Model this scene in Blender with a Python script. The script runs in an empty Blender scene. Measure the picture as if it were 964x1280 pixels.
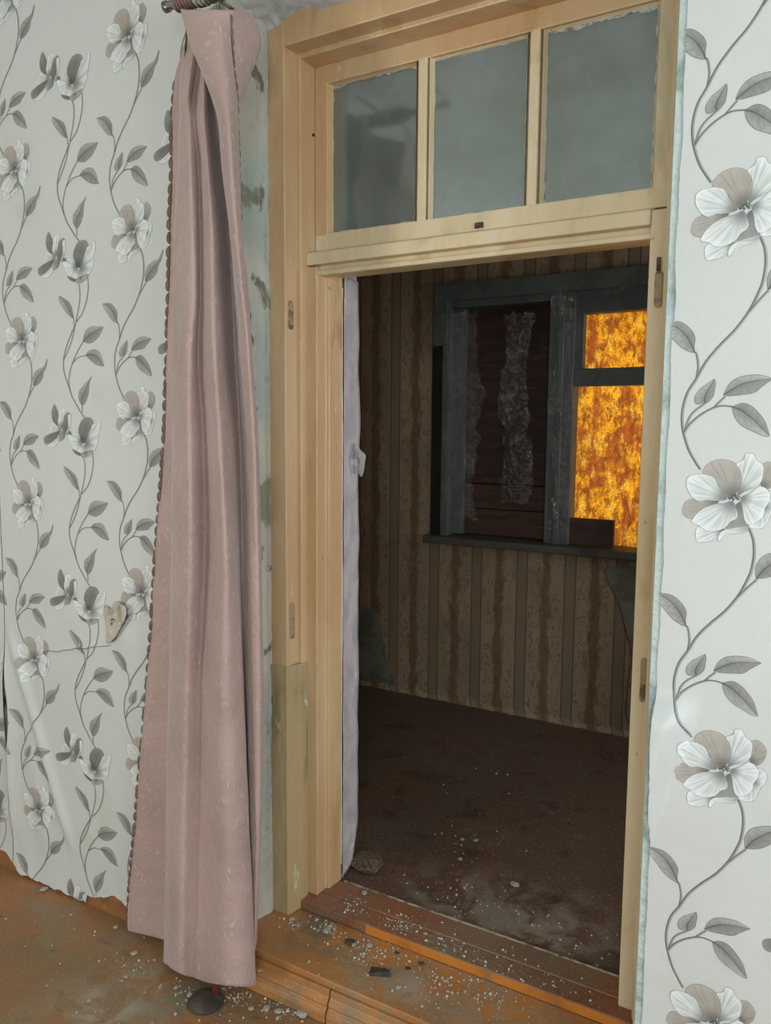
import bpy, bmesh, math, random
from mathutils import Vector, Matrix, noise as mnoise
random.seed(7)
SC = bpy.context.scene
COL = SC.collection
# ------------------------------------------------------------------ camera
def make_camera():
    yaw, pitch, roll = map(math.radians, (29.9, 5.97, 0.46))
    f = Vector((-math.sin(yaw)*math.cos(pitch), math.cos(yaw)*math.cos(pitch), -math.sin(pitch)))
    right = Vector((math.cos(yaw), math.sin(yaw), 0)); up = right.cross(f)
    r = math.cos(roll)*right+math.sin(roll)*up
    u = -math.sin(roll)*right+math.cos(roll)*up
    cd = bpy.data.cameras.new('camera'); co = bpy.data.objects.new('camera', cd); COL.objects.link(co)
    m = Matrix((r, u, -f)).transposed().to_4x4(); m.translation = Vector((0, -1.75, 1.675))
    co.matrix_world = m
    cd.sensor_fit = 'VERTICAL'; cd.sensor_height = 24.0; cd.lens = 24.0*980/1280
    cd.clip_start = 0.02; cd.clip_end = 60
    SC.camera = co
make_camera()
SC.view_settings.view_transform = 'Standard'; SC.view_settings.look = 'None'
SC.view_settings.gamma = 1; SC.view_settings.use_curve_mapping = False
SC.view_settings.exposure = 0.0
# ------------------------------------------------------------------ world and daylight
w = bpy.data.worlds.new('overcast_sky'); SC.world = w; w.use_nodes = True
w.node_tree.nodes['Background'].inputs[0].default_value = (0.72, 0.82, 0.95, 1)
w.node_tree.nodes['Background'].inputs[1].default_value = 1.0
def area(name, loc, target, sx, sy, power, color):
    l = bpy.data.lights.new(name, 'AREA'); l.shape = 'RECTANGLE'; l.size = sx; l.size_y = sy
    l.energy = power; l.color = color
    o = bpy.data.objects.new(name, l); COL.objects.link(o); o.location = loc
    d = Vector(target)-Vector(loc); o.rotation_euler = d.to_track_quat('-Z', 'Y').to_euler()
    return o
# daylight in the openings of the near room's two windows (behind the camera) and outside the far window, plus two added fill lights
area('daylight_back_and_fill', (-2.85, -3.93, 1.75), (-2.0, 0, 1.5), 0.7, 1.45, 43, (1.0, 0.96, 0.89))
area('daylight_back_and_fill', (0.95, -3.93, 1.75), (0.2, 0, 1.5), 0.8, 1.45, 58, (0.88, 0.96, 1.0))  # added fill from back right; the back wall has no window here
area('daylight_side_window', (2.13, -1.55, 1.75), (-.4, -.8, 1.5), 1.1, 1.45, 46, (0.86, 0.93, 1.0))
area('daylight_far_window', (-0.87, 2.95, 1.75), (-0.87, 0, 1.75), 1.1, 1.6, 12, (1.0, 0.95, 0.85))
area('far_side_fill', (1.34, 1.35, 1.7), (-2, 1.6, 0.8), 0.6, 1.0, 15, (0.97, 0.99, 1.0))  # faint light added to lift the dark far room, its source unseen

# ------------------------------------------------------------------ helpers
def lin(c):
    return tuple((x/12.92 if x <= 0.04045 else ((x+0.055)/1.055)**2.4) for x in [v/255 for v in c])
def nd(nt, t, **kw):
    n = nt.nodes.new(t)
    for k, v in kw.items(): setattr(n, k, v)
    return n
def new_mat(name):
    m = bpy.data.materials.new(name); m.use_nodes = True
    return m, m.node_tree, m.node_tree.nodes['Principled BSDF']
def mixc(nt, fac, a, b):
    n = nd(nt, 'ShaderNodeMix', data_type='RGBA')
    for sock, v in ((n.inputs[0], fac), (n.inputs[6], a), (n.inputs[7], b)):
        if isinstance(v, (int, float)): sock.default_value = v
        elif isinstance(v, tuple): sock.default_value = tuple(v)+(1,)
        else: nt.links.new(v, sock)
    return n.outputs[2]
def coords(nt, scale=(1, 1, 1)):
    tc = nd(nt, 'ShaderNodeTexCoord'); mp = nd(nt, 'ShaderNodeMapping'); mp.inputs['Scale'].default_value = scale
    nt.links.new(tc.outputs['Object'], mp.inputs[0]); return mp.outputs[0]
def noise_(nt, vec, scale, detail=5, lo=0.4, hi=0.6, dist=0.0, rough=.55):
    n = nd(nt, 'ShaderNodeTexNoise'); n.inputs['Scale'].default_value = scale; n.inputs['Detail'].default_value = detail
    n.inputs['Distortion'].default_value = dist; n.inputs['Roughness'].default_value = rough
    nt.links.new(vec, n.inputs['Vector'])
    r = nd(nt, 'ShaderNodeMapRange'); r.inputs[1].default_value = lo; r.inputs[2].default_value = hi
    r.interpolation_type = 'SMOOTHSTEP'
    nt.links.new(n.outputs[0], r.inputs[0]); return r.outputs[0]
def math_(nt, op, a, b=0.0, clamp=False):
    n = nd(nt, 'ShaderNodeMath', operation=op); n.use_clamp = clamp
    for s, v in ((n.inputs[0], a), (n.inputs[1], b)):
        if isinstance(v, (int, float)): s.default_value = v
        else: nt.links.new(v, s)
    return n.outputs[0]
def bump(nt, bs, h, strength=.3, dist=.002):
    b = nd(nt, 'ShaderNodeBump'); b.inputs['Strength'].default_value = strength; b.inputs['Distance'].default_value = dist
    nt.links.new(h, b.inputs['Height']); nt.links.new(b.outputs[0], bs.inputs['Normal'])
def worn(name, base, layers=(), rough=.6, bumps=(40, .3, .002), stretch=(1, 1, 1)):
    """base colour + layers of (colour, noise scale, lo, hi, detail)"""
    m, nt, bs = new_mat(name); v = coords(nt, stretch); c = tuple(lin(base))
    for (col, sc, lo, hi) in layers:
        c = mixc(nt, noise_(nt, v, sc, 6, lo, hi, .4), c, tuple(lin(col)))
    if isinstance(c, tuple): bs.inputs['Base Color'].default_value = c+(1,)
    else: nt.links.new(c, bs.inputs['Base Color'])
    bs.inputs['Roughness'].default_value = rough
    if bumps:
        bump(nt, bs, noise_(nt, v, bumps[0], 6, .2, .8), bumps[1], bumps[2])
    return m
def edge_wear_highlight(m, col, amt=.8, lo=.03, hi=.16, rad=.007, nscale=18):  # pale edge wear that also paints in the bright highlights along edges
    nt = m.node_tree; bs = nt.nodes['Principled BSDF']; bv_ = nd(nt, 'ShaderNodeBevel'); bv_.samples = 4; bv_.inputs['Radius'].default_value = rad
    g = nd(nt, 'ShaderNodeNewGeometry'); dp = nd(nt, 'ShaderNodeVectorMath', operation='DOT_PRODUCT')
    nt.links.new(bv_.outputs[0], dp.inputs[0]); nt.links.new(g.outputs['Normal'], dp.inputs[1])
    r = nd(nt, 'ShaderNodeMapRange'); r.inputs[1].default_value = 1-lo; r.inputs[2].default_value = 1-hi; nt.links.new(dp.outputs['Value'], r.inputs[0])
    k = math_(nt, 'MULTIPLY', math_(nt, 'MULTIPLY', r.outputs[0], noise_(nt, coords(nt, (1, 1, .25)), nscale, 5, .38, .62)), amt)
    src = bs.inputs['Base Color'].links[0].from_socket; c = mixc(nt, k, src, tuple(lin(col))); nt.links.new(c, bs.inputs['Base Color'])
def obj(name, verts, faces, mat, parent=None, smooth=False, colors=None, fmat=None, uvs=None):
    me = bpy.data.meshes.new(name); me.from_pydata([tuple(v) for v in verts], [], faces)
    for m in (mat if isinstance(mat, (list, tuple)) else [mat]): me.materials.append(m)
    if fmat: me.polygons.foreach_set('material_index', fmat)
    if smooth: me.polygons.foreach_set('use_smooth', [True]*len(me.polygons))
    if colors:
        a = me.color_attributes.new('ink', 'FLOAT_COLOR', 'POINT')
        flat = []
        for c in colors: flat.extend((c[0], c[1], c[2], 1.0))
        a.data.foreach_set('color', flat)
    if uvs:
        uv = me.uv_layers.new(name='UVMap'); li = [0]*len(me.loops); me.loops.foreach_get('vertex_index', li)
        fl = []
        for i in li: fl.extend(uvs[i])
        uv.data.foreach_set('uv', fl)
    me.update()
    o = bpy.data.objects.new(name, me); COL.objects.link(o)
    if parent:
        o.parent = parent
        if parent.type == 'EMPTY': o.matrix_parent_inverse = Matrix.Translation(-parent.location)
    return o
def bev(o, wd=.003, seg=2):
    m = o.modifiers.new('soft_edges', 'BEVEL'); m.width = wd; m.segments = seg; m.limit_method = 'ANGLE'
    return o
def boxv(x0, x1, y0, y1, z0, z1):
    v = [(x, y, z) for x in (x0, x1) for y in (y0, y1) for z in (z0, z1)]
    f = [(0, 1, 3, 2), (4, 6, 7, 5), (0, 4, 5, 1), (2, 3, 7, 6), (0, 2, 6, 4), (1, 5, 7, 3)]
    return v, f
def box(name, b, mat, parent=None, bv=.003):
    v, f = boxv(*b); o = obj(name, v, f, mat, parent)
    if bv: bev(o, bv)
    return o
def join_boxes(bs):
    V, Fc = [], []
    for b in bs:
        v, f = boxv(*b); n = len(V); V += v; Fc += [tuple(i+n for i in q) for q in f]
    return V, Fc
def prism(poly, axis, a, b):
    """extrude 2D polygon: axis 'z' poly=(x,y); axis 'x' poly=(y,z); axis 'y' poly=(x,z)"""
    def P(p, t):
        return {'z': (p[0], p[1], t), 'x': (t, p[0], p[1]), 'y': (p[0], t, p[1])}[axis]
    n = len(poly); v = [P(p, a) for p in poly]+[P(p, b) for p in poly]
    f = [tuple(range(n))[::-1], tuple(range(n, 2*n))]+[(i, (i+1) % n, n+(i+1) % n, n+i) for i in range(n)]
    return v, f
def fixn(o):
    bm = bmesh.new(); bm.from_mesh(o.data); bmesh.ops.recalc_face_normals(bm, faces=bm.faces); bm.to_mesh(o.data); bm.free(); return o
def tag(o, label, cat, group=None, kind=None):
    o['label'] = label; o['category'] = cat
    if group: o['group'] = group
    if kind: o['kind'] = kind
    return o
def struct(o, label=None, cat='wall'):
    o['kind'] = 'structure'
    if label: o['label'] = label; o['category'] = cat
    return o
def empty(name, loc, label, cat, group=None, kind=None):
    o = bpy.data.objects.new(name, None); COL.objects.link(o); o.location = loc; o.empty_display_size = .05
    return tag(o, label, cat, group, kind)
def cr(p0, p1, p2, p3, t):
    return [0.5*((2*b)+(-a+c)*t+(2*a-5*b+4*c-d)*t*t+(-a+3*b-3*c+d)*t**3) for a, b, c, d in zip(p0, p1, p2, p3)]
def spline(pts, n, closed=False):
    """catmull-rom through pts, n samples per segment"""
    out = []; N = len(pts)
    for i in range(N if closed else N-1):
        if closed: q = [pts[(i+k) % N] for k in (-1, 0, 1, 2)]
        else: q = [pts[max(0, min(N-1, i+k))] for k in (-1, 0, 1, 2)]
        for k in range(n): out.append(cr(*q, k/n))
    if not closed: out.append(list(pts[-1]))
    return out
def tube(pts, rad, seg=8):
    V, Fc = [], []; pts = [Vector(p) for p in pts]
    for i, p in enumerate(pts):
        t = (pts[min(i+1, len(pts)-1)]-pts[max(i-1, 0)]).normalized()
        a = t.cross(Vector((0, 0, 1)) if abs(t.z) < .9 else Vector((1, 0, 0))).normalized(); b = t.cross(a)
        r = rad[i] if isinstance(rad, (list, tuple)) else rad
        for k in range(seg):
            an = 2*math.pi*k/seg; V.append(p+a*r*math.cos(an)+b*r*math.sin(an))
    for i in range(len(pts)-1):
        for k in range(seg):
            Fc.append((i*seg+k, i*seg+(k+1) % seg, (i+1)*seg+(k+1) % seg, (i+1)*seg+k))
    Fc.append(tuple(range(seg))[::-1]); Fc.append(tuple(range((len(pts)-1)*seg, len(pts)*seg)))
    return V, Fc
def sst(a, b, x):
    t = max(0, min(1, (x-a)/(b-a))); return t*t*(3-2*t)

import json
DATA = json.loads('''{"motif":{"A":{"petals":[["beige",[[-102.1,-23.6],[-95.7,-9.7],[-79.1,-3.5],[-59.4,-7.6],[-32.0,-7.4],[-55.8,-25.1],[-69.2,-37.5],[-82.7,-46.9],[-95.6,-43.2],[-102.4,-36.1]]],["white",[[-73.4,-66.3],[-75.1,-79.2],[-70.8,-93.6],[-55.4,-94.3],[-33.7,-87.2],[-28.8,-73.7],[-18.4,-65.0],[-40.4,-61.3],[-62.5,-60.6]]],["grey",[[-18.4,-65.0],[-3.2,-43.0],[0.6,-11.9],[13.7,-8.8],[17.8,-37.9],[24.5,-54.3],[19.3,-67.0],[-1.9,-70.6],[-17.9,-74.0]]],["white2",[[-30.8,-90.2],[-28.8,-75.2],[-15.7,-64.3],[3.2,-64.2],[19.1,-63.5],[24.0,-54.4],[23.7,-65.9],[3.6,-72.2],[-15.2,-75.2],[-25.4,-87.6]]],["white",[[59.4,16.7],[72.2,16.7],[78.5,3.4],[75.0,-12.1],[66.8,-25.9],[60.1,-45.4],[50.3,-57.4],[32.1,-59.0],[26.4,-50.8],[43.8,-31.5],[52.8,-5.6]]],["beige",[[41.2,68.7],[56.3,76.9],[68.2,68.6],[74.5,55.3],[69.9,36.7],[59.1,23.4],[46.0,26.9],[39.6,50.6]]],["white",[[-3.5,71.2],[9.3,79.8],[13.4,92.5],[27.1,91.7],[34.2,79.0],[46.4,69.8],[46.9,49.3],[40.6,30.1],[15.2,15.5],[2.3,8.0],[8.8,37.9],[3.8,57.8]]],["beige",[[-66.3,50.5],[-57.5,69.0],[-38.8,78.9],[-17.2,77.9],[-3.4,68.8],[5.4,52.2],[5.9,31.3],[-0.6,11.9],[-10.7,-0.1],[-21.8,7.1],[-33.6,25.6],[-47.9,40.7]]],["white",[[-97.7,23.8],[-96.4,38.9],[-84.1,46.4],[-67.5,48.1],[-53.6,45.5],[-42.4,38.9],[-33.3,19.6],[-17.4,-1.0],[-37.5,-6.2],[-54.0,-5.4],[-70.5,-9.2],[-83.3,-2.3],[-93.8,12.3]]],["white",[[-83.5,-53.9],[-77.5,-39.5],[-61.5,-23.4],[-42.6,-14.4],[-21.0,-10.3],[-6.4,-6.0],[4.1,-29.2],[2.0,-41.1],[-8.4,-47.9],[-18.5,-61.1],[-34.5,-69.0],[-53.8,-69.8],[-68.1,-60.4]]],["white",[[9.2,2.1],[25.9,12.5],[40.8,26.3],[53.9,23.4],[62.8,11.5],[61.0,-3.6],[54.0,-17.2],[52.2,-32.5],[39.4,-47.0],[25.2,-52.0],[16.6,-39.7],[13.3,-20.9]]]],"stems":[[1.0,[[25.5,-58.6],[34.6,-81.8],[37.9,-111.1],[35.0,-142.1],[30.0,-160.4],[14.3,-197.8],[-9.8,-234.5],[-38.0,-265.5],[-63.3,-298.0],[-80.5,-332.1],[-96.5,-360.5],[-104.4,-394.1],[-104.1,-425.1],[-97.6,-453.9],[-85.8,-484.7],[-64.2,-519.4]]],[0.7,[[-80.5,-332.1],[-77.8,-308.4],[-80.9,-286.5],[-84.7,-276.2]]],[0.85,[[-99.8,-443.0],[-86.8,-422.8],[-65.3,-403.7],[-42.2,-391.0],[-25.6,-387.9],[-7.2,-390.2]]],[0.7,[[-43.8,-391.6],[-32.7,-379.0],[-23.1,-369.2]]],[0.7,[[-98.3,-438.6],[-90.7,-412.6],[-79.3,-397.0],[-66.1,-386.7],[-53.0,-375.7]]],[0.75,[[12.9,-202.4],[30.7,-180.0],[45.4,-163.5]]]],"leaves":[[[[-84.6,-279.2],[-98.5,-274.8],[-114.6,-264.4],[-131.0,-246.3],[-145.8,-229.5],[-153.6,-213.2]],[[-84.6,-279.2],[-94.1,-258.2],[-105.1,-242.4],[-117.8,-229.0],[-133.9,-220.3],[-153.6,-213.2]],[[-84.6,-279.2],[-86.6,-265.4],[-86.1,-246.3],[-97.1,-228.7],[-118.5,-213.9],[-153.6,-213.2]]],[[[-8.2,-390.5],[-1.9,-411.7],[12.7,-429.1],[36.1,-441.2],[54.1,-449.4],[63.3,-448.6]],[[-8.2,-390.5],[7.9,-396.9],[23.1,-408.4],[38.3,-421.6],[51.9,-437.2],[63.3,-448.6]],[[-8.2,-390.5],[10.5,-383.2],[26.3,-388.5],[40.5,-402.1],[54.3,-421.3],[63.3,-448.6]]],[[[-25.6,-367.0],[-17.5,-347.3],[-3.4,-333.9],[17.5,-328.0],[40.0,-327.9],[63.9,-335.7]],[[-25.6,-367.0],[-12.1,-356.8],[5.4,-346.3],[24.6,-340.2],[43.7,-337.7],[63.9,-335.7]],[[-25.6,-367.0],[-13.2,-368.5],[6.4,-366.6],[30.5,-362.7],[44.4,-351.2],[63.9,-335.7]]],[[[-59.5,-381.4],[-76.5,-384.5],[-80.5,-370.5],[-71.0,-353.9],[-57.9,-343.8],[-44.2,-333.9]],[[-59.5,-381.4],[-61.6,-373.7],[-60.3,-365.6],[-55.6,-356.3],[-51.0,-346.1],[-44.2,-333.9]],[[-59.5,-381.4],[-51.3,-376.6],[-44.9,-368.0],[-43.1,-356.0],[-41.8,-342.2],[-44.2,-333.9]]],[[[45.5,-162.3],[43.4,-137.7],[55.4,-115.3],[78.1,-103.8],[105.9,-94.9],[121.9,-70.7]],[[45.5,-162.3],[57.3,-142.9],[71.7,-128.5],[88.8,-114.6],[108.5,-99.0],[123.5,-71.7]],[[45.5,-162.3],[70.9,-155.0],[92.5,-138.2],[102.5,-115.8],[114.5,-101.5],[125.1,-72.6]]]]},"B":{"petals":[["dark",[[-121.1,54.9],[-146.7,71.5],[-151.7,101.5],[-137.6,127.0],[-123.3,109.6],[-118.0,94.7],[-116.9,68.2],[-105.5,45.0]]],["white",[[-120.8,61.5],[-116.8,88.1],[-108.2,107.2],[-90.4,113.4],[-82.2,107.8],[-89.2,88.0],[-96.6,61.6],[-105.5,45.0]]],["dark",[[-100.4,45.0],[-95.2,68.2],[-86.7,88.0],[-68.6,100.1],[-56.2,91.2],[-57.2,61.7],[-70.8,38.6],[-86.1,31.9]]],["white2",[[-70.4,84.7],[-63.0,94.5],[-56.4,88.0],[-56.7,61.7],[-69.7,39.3],[-83.0,32.6],[-69.9,55.1]]],["white",[[-113.9,48.3],[-146.0,65.5],[-160.4,54.7],[-166.8,32.2],[-137.6,31.4],[-109.3,39.0]]],["dark",[[-109.4,38.3],[-163.5,27.8],[-196.4,14.0],[-191.3,-6.9],[-165.2,-3.1],[-141.5,7.9],[-112.4,28.3]]],["white2",[[-178.2,-13.5],[-149.9,-5.6],[-132.8,8.1],[-120.1,26.6],[-107.5,26.7],[-118.5,8.2],[-129.5,-7.0],[-150.5,-16.4],[-176.3,-16.1]]],["grey",[[-111.9,38.3],[-87.1,31.9],[-92.0,13.6],[-111.2,4.3],[-121.1,8.2]]],["dark",[[-18.4,22.6],[-19.7,45.5],[-10.0,65.1],[3.7,78.1],[25.6,83.6],[45.4,78.1],[52.4,65.3],[42.7,39.4],[29.8,19.9],[14.7,3.5],[-0.0,-0.7],[-11.7,9.6]]],["white",[[35.1,29.7],[46.9,58.8],[62.6,62.1],[78.7,74.9],[87.5,72.4],[84.8,52.6],[76.8,30.1],[72.8,4.3],[59.1,-18.5],[32.1,-35.3],[2.6,-47.4],[-3.8,-29.5],[12.1,0.2]]],["white",[[-70.9,25.4],[-42.3,33.9],[-19.4,30.8],[-10.2,9.7],[-0.5,-9.8],[-1.5,-32.7],[-26.0,-33.9],[-49.9,-18.9],[-63.7,2.4]]],["dark",[[-50.9,-19.9],[-25.9,-32.6],[-5.6,-35.4],[-9.3,-43.4],[-31.1,-39.0],[-45.5,-30.4]]],["beige",[[-6.4,-32.8],[32.6,-24.8],[51.7,-24.5],[31.8,-41.1],[4.9,-49.6],[-10.3,-43.4]]]],"stems":[[0.7,[[-84.6,31.9],[-70.0,23.7]]],[0.8,[[-2.2,-47.5],[4.0,-68.6],[2.5,-101.6],[-6.4,-134.9],[-18.7,-168.5]]],[0.8,[[44.2,-31.8],[45.0,-67.5],[33.6,-107.0],[12.7,-144.0],[-19.9,-171.9]]],[0.7,[[-35.9,-136.1],[-30.2,-152.5],[-28.0,-177.3]]],[1,[[-20.0,-173.6],[-41.9,-204.4],[-68.8,-246.2],[-83.2,-283.6],[-83.3,-324.4],[-66.7,-365.7],[-48.2,-408.8],[-36.7,-425.0],[-13.6,-454.5],[12.0,-481.3]]],[0.8,[[-22.6,-178.8],[-37.7,-218.0],[-60.2,-257.4],[-82.6,-287.7]]],[0.8,[[12.2,-233.7],[-16.4,-264.5],[-42.9,-303.9],[-57.0,-338.7],[-60.9,-365.8],[-54.8,-391.8]]],[0.7,[[-42.9,-303.9],[-13.3,-283.4],[24.0,-278.9]]],[0.7,[[-0.6,-438.3],[-0.2,-461.1]]]],"leaves":[[[[-31.9,-156.5],[-51.2,-146.7],[-75.0,-124.3],[-96.3,-98.3],[-100.2,-85.0]],[[-31.9,-156.5],[-43.3,-136.4],[-57.2,-116.9],[-76.2,-97.6],[-98.0,-82.2]],[[-31.9,-156.5],[-32.1,-139.2],[-37.0,-119.5],[-51.5,-102.4],[-94.9,-80.1]]],[[[12.2,-233.7],[18.4,-212.8],[31.1,-197.6],[55.3,-188.4],[86.5,-190.1],[110.4,-192.7]],[[12.2,-233.7],[30.0,-221.3],[50.2,-211.7],[70.3,-203.6],[90.1,-198.1],[110.4,-192.7]],[[12.2,-233.7],[33.1,-239.2],[52.9,-239.5],[77.0,-228.8],[97.2,-211.5],[110.4,-192.7]]],[[[23.3,-278.0],[35.8,-266.6],[59.8,-261.5],[83.1,-265.8],[97.9,-284.8],[108.9,-315.8]],[[23.3,-278.0],[43.3,-276.1],[64.9,-278.3],[84.2,-286.9],[97.2,-300.5],[108.9,-315.8]],[[23.3,-278.0],[34.8,-286.4],[50.3,-296.8],[69.5,-308.0],[92.7,-314.0],[108.9,-315.8]]],[[[-0.6,-438.3],[-15.2,-418.7],[-12.0,-392.7],[4.7,-380.0],[14.9,-370.0],[35.5,-357.1],[50.3,-346.2]],[[-0.6,-438.3],[-2.9,-426.9],[5.6,-405.9],[19.0,-388.3],[25.5,-373.7],[37.8,-360.4],[50.3,-346.2]],[[-0.6,-438.3],[9.3,-435.1],[23.2,-419.1],[33.4,-396.6],[36.2,-377.4],[40.0,-363.8],[50.3,-346.2]]]]}},"curtain":[[[-1618,-50,2817],[-1580,-40,2812],[-1600,-50,2812],[-1593,-70,2802],[-1551,-90,2783],[-1538,-80,2784],[-1512,-90,2773],[-1513,-70,2782],[-1519,-70,2784],[-1535,-160,2748],[-1410,-190,2705],[-1362,-160,2706],[-1380,-70,2750]],[[-1622,-50,2739],[-1576,-40,2733],[-1596,-50,2733],[-1585,-80,2718],[-1546,-100,2701],[-1536,-90,2703],[-1510,-100,2693],[-1520,-70,2708],[-1520,-70,2708],[-1500,-170,2662],[-1387,-200,2624],[-1360,-160,2635],[-1347,-70,2668]],[[-1661,-50,2663],[-1596,-40,2653],[-1628,-50,2656],[-1607,-90,2637],[-1534,-130,2607],[-1546,-90,2624],[-1496,-120,2602],[-1522,-70,2627],[-1519,-70,2626],[-1449,-180,2570],[-1363,-205,2543],[-1354,-160,2558],[-1368,-80,2591]],[[-1675,-50,2596],[-1597,-40,2584],[-1635,-50,2588],[-1605,-100,2565],[-1537,-140,2538],[-1553,-100,2555],[-1488,-130,2532],[-1520,-70,2559],[-1521,-60,2563],[-1415,-180,2500],[-1351,-200,2481],[-1355,-150,2499],[-1390,-90,2527]],[[-1682,-50,2539],[-1598,-40,2527],[-1640,-50,2532],[-1606,-100,2509],[-1533,-140,2483],[-1532,-120,2489],[-1477,-140,2473],[-1523,-62,2507],[-1530,-32,2518],[-1404,-170,2449],[-1344,-200,2429],[-1362,-140,2452],[-1432,-80,2484]],[[-1689,-50,2410],[-1595,-40,2399],[-1640,-50,2403],[-1615,-100,2385],[-1519,-152,2356],[-1532,-108,2370],[-1453,-157,2344],[-1502,-72,2376],[-1509,-32,2388],[-1405,-160,2336],[-1344,-190,2318],[-1367,-130,2339],[-1442,-70,2367]],[[-1700,-50,2257],[-1599,-40,2248],[-1650,-50,2252],[-1628,-100,2238],[-1517,-152,2213],[-1529,-108,2224],[-1441,-162,2202],[-1470,-92,2221],[-1494,-32,2237],[-1392,-150,2198],[-1342,-180,2186],[-1364,-130,2200],[-1439,-70,2222]],[[-1712,-50,2057],[-1603,-40,2050],[-1661,-50,2053],[-1643,-100,2044],[-1518,-152,2027],[-1531,-108,2034],[-1439,-162,2019],[-1462,-92,2031],[-1480,-32,2042],[-1376,-140,2018],[-1330,-170,2010],[-1353,-120,2019],[-1425,-70,2032]],[[-1723,-50,1874],[-1613,-40,1871],[-1672,-50,1872],[-1651,-100,1867],[-1537,-152,1859],[-1547,-98,1864],[-1432,-167,1854],[-1457,-92,1861],[-1471,-32,1866],[-1366,-130,1855],[-1326,-155,1851],[-1342,-120,1854],[-1416,-70,1861]],[[-1744,-50,1616],[-1619,-40,1619],[-1679,-50,1618],[-1658,-100,1619],[-1538,-157,1622],[-1534,-98,1621],[-1420,-167,1624],[-1432,-102,1623],[-1454,-40,1622],[-1364,-110,1624],[-1337,-120,1625],[-1350,-90,1624],[-1414,-50,1622]],[[-1788,-50,1275],[-1627,-40,1288],[-1694,-50,1283],[-1670,-100,1292],[-1540,-162,1313],[-1535,-98,1304],[-1404,-172,1326],[-1411,-112,1317],[-1441,-50,1306],[-1371,-100,1319],[-1340,-110,1323],[-1351,-80,1318],[-1412,-50,1309]],[[-1834,-50,890],[-1642,-40,920],[-1711,-50,911],[-1685,-105,931],[-1564,-159,966],[-1547,-112,956],[-1418,-169,994],[-1399,-112,981],[-1443,-50,956],[-1380,-90,978],[-1349,-100,986],[-1350,-80,980],[-1411,-50,962]],[[-1895,-50,481],[-1657,-40,537],[-1728,-50,523],[-1700,-110,556],[-1580,-164,609],[-1557,-117,595],[-1414,-174,655],[-1379,-117,640],[-1434,-60,602],[-1385,-90,627],[-1356,-100,638],[-1358,-80,629],[-1421,-50,601]],[[-1944,-50,137],[-1671,-40,219],[-1744,-50,202],[-1716,-110,243],[-1589,-169,315],[-1559,-122,300],[-1408,-179,378],[-1362,-122,363],[-1425,-60,309],[-1385,-90,338],[-1369,-95,345],[-1373,-80,336],[-1431,-50,302]],[[-1953,-50,14],[-1717,-40,26],[-1763,-50,5],[-1721,-115,25],[-1597,-174,72],[-1560,-127,44],[-1403,-184,108],[-1352,-127,95],[-1422,-60,70],[-1388,-90,127],[-1374,-95,172],[-1380,-80,206],[-1432,-50,188]]],"chips":[[-1.238,-0.053,0,36,378],[-1.342,-0.086,0,25,333],[-1.38,-0.108,0,19,314],[-1.573,-0.158,0,20,237],[-1.305,-0.078,0,25,348],[-1.394,-0.029,0,20,331],[-1.322,-0.041,0,20,352],[-1.632,-0.154,0,14,220],[-1.857,-0.11,0,24,168],[-1.797,-0.199,0,15,157],[-2.409,-0.031,0,28,55],[-2.201,-0.078,0,13,89],[-1.809,-0.324,0,15,112],[-2.013,-0.048,0,19,145],[-1.302,0.159,0.111,24,407],[-1.36,0.194,0.111,15,396],[-1.388,0.197,0.111,12,388],[-1.244,0.184,0.111,12,432],[-1.192,0.148,0.111,19,442],[-1.148,0.17,0.111,21,462],[-1.162,0.188,0.111,12,461],[-1.429,0.154,0.111,22,365],[-1.392,0.138,0.111,15,373],[-0.984,0.059,0.111,18,499],[-0.78,0.146,0.111,11,598],[-0.816,0.14,0.111,11,582],[-0.858,0.115,0.111,11,560],[-1.278,0.246,0.142,17,434],[-1.294,0.276,0.142,12,435],[-1.277,0.348,0.142,23,455],[-1.007,0.267,0.142,14,532],[-0.93,0.247,0.142,12,557],[-1.236,0.271,0.142,10,453],[-1.367,-0.087,0.111,14,324],[-1.095,0.856,0.138,22,595],[-0.865,0.659,0.138,31,644],[-1.093,0.709,0.138,19,575],[-1.143,0.84,0.138,17,578],[-0.601,0.407,0.138,9,712]],"clusters":[[-1.444,-0.082,0,0.05,120],[-1.326,-0.062,0,0.05,150],[-1.248,-0.031,0,0.03,60],[-1.599,-0.154,0,0.05,60],[-1.828,-0.146,0,0.06,50],[-2.325,-0.077,0,0.25,70],[-1.79,-0.228,0,0.2,60],[-1.508,-0.184,0,0.12,50],[-1.307,0.179,0.111,0.03,170],[-1.129,0.13,0.111,0.045,130],[-1.056,0.194,0.111,0.06,120],[-0.879,0.158,0.111,0.08,150],[-1.416,0.137,0.111,0.03,50],[-0.73,0.154,0.111,0.08,100],[-0.916,0.08,0.111,0.06,50],[-1.181,0.078,0.111,0.12,60],[-1.283,0.283,0.142,0.04,70],[-1.099,0.271,0.142,0.06,110],[-0.92,0.244,0.142,0.06,90],[-0.77,0.251,0.142,0.08,90],[-0.576,0.234,0.142,0.1,90],[-0.927,0.501,0.138,0.15,130],[-0.64,0.438,0.138,0.12,130],[-1.086,0.874,0.138,0.12,50],[-1.427,1.311,0.138,0.2,40],[-1.389,0.503,0.138,0.04,60]]}''')

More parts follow.
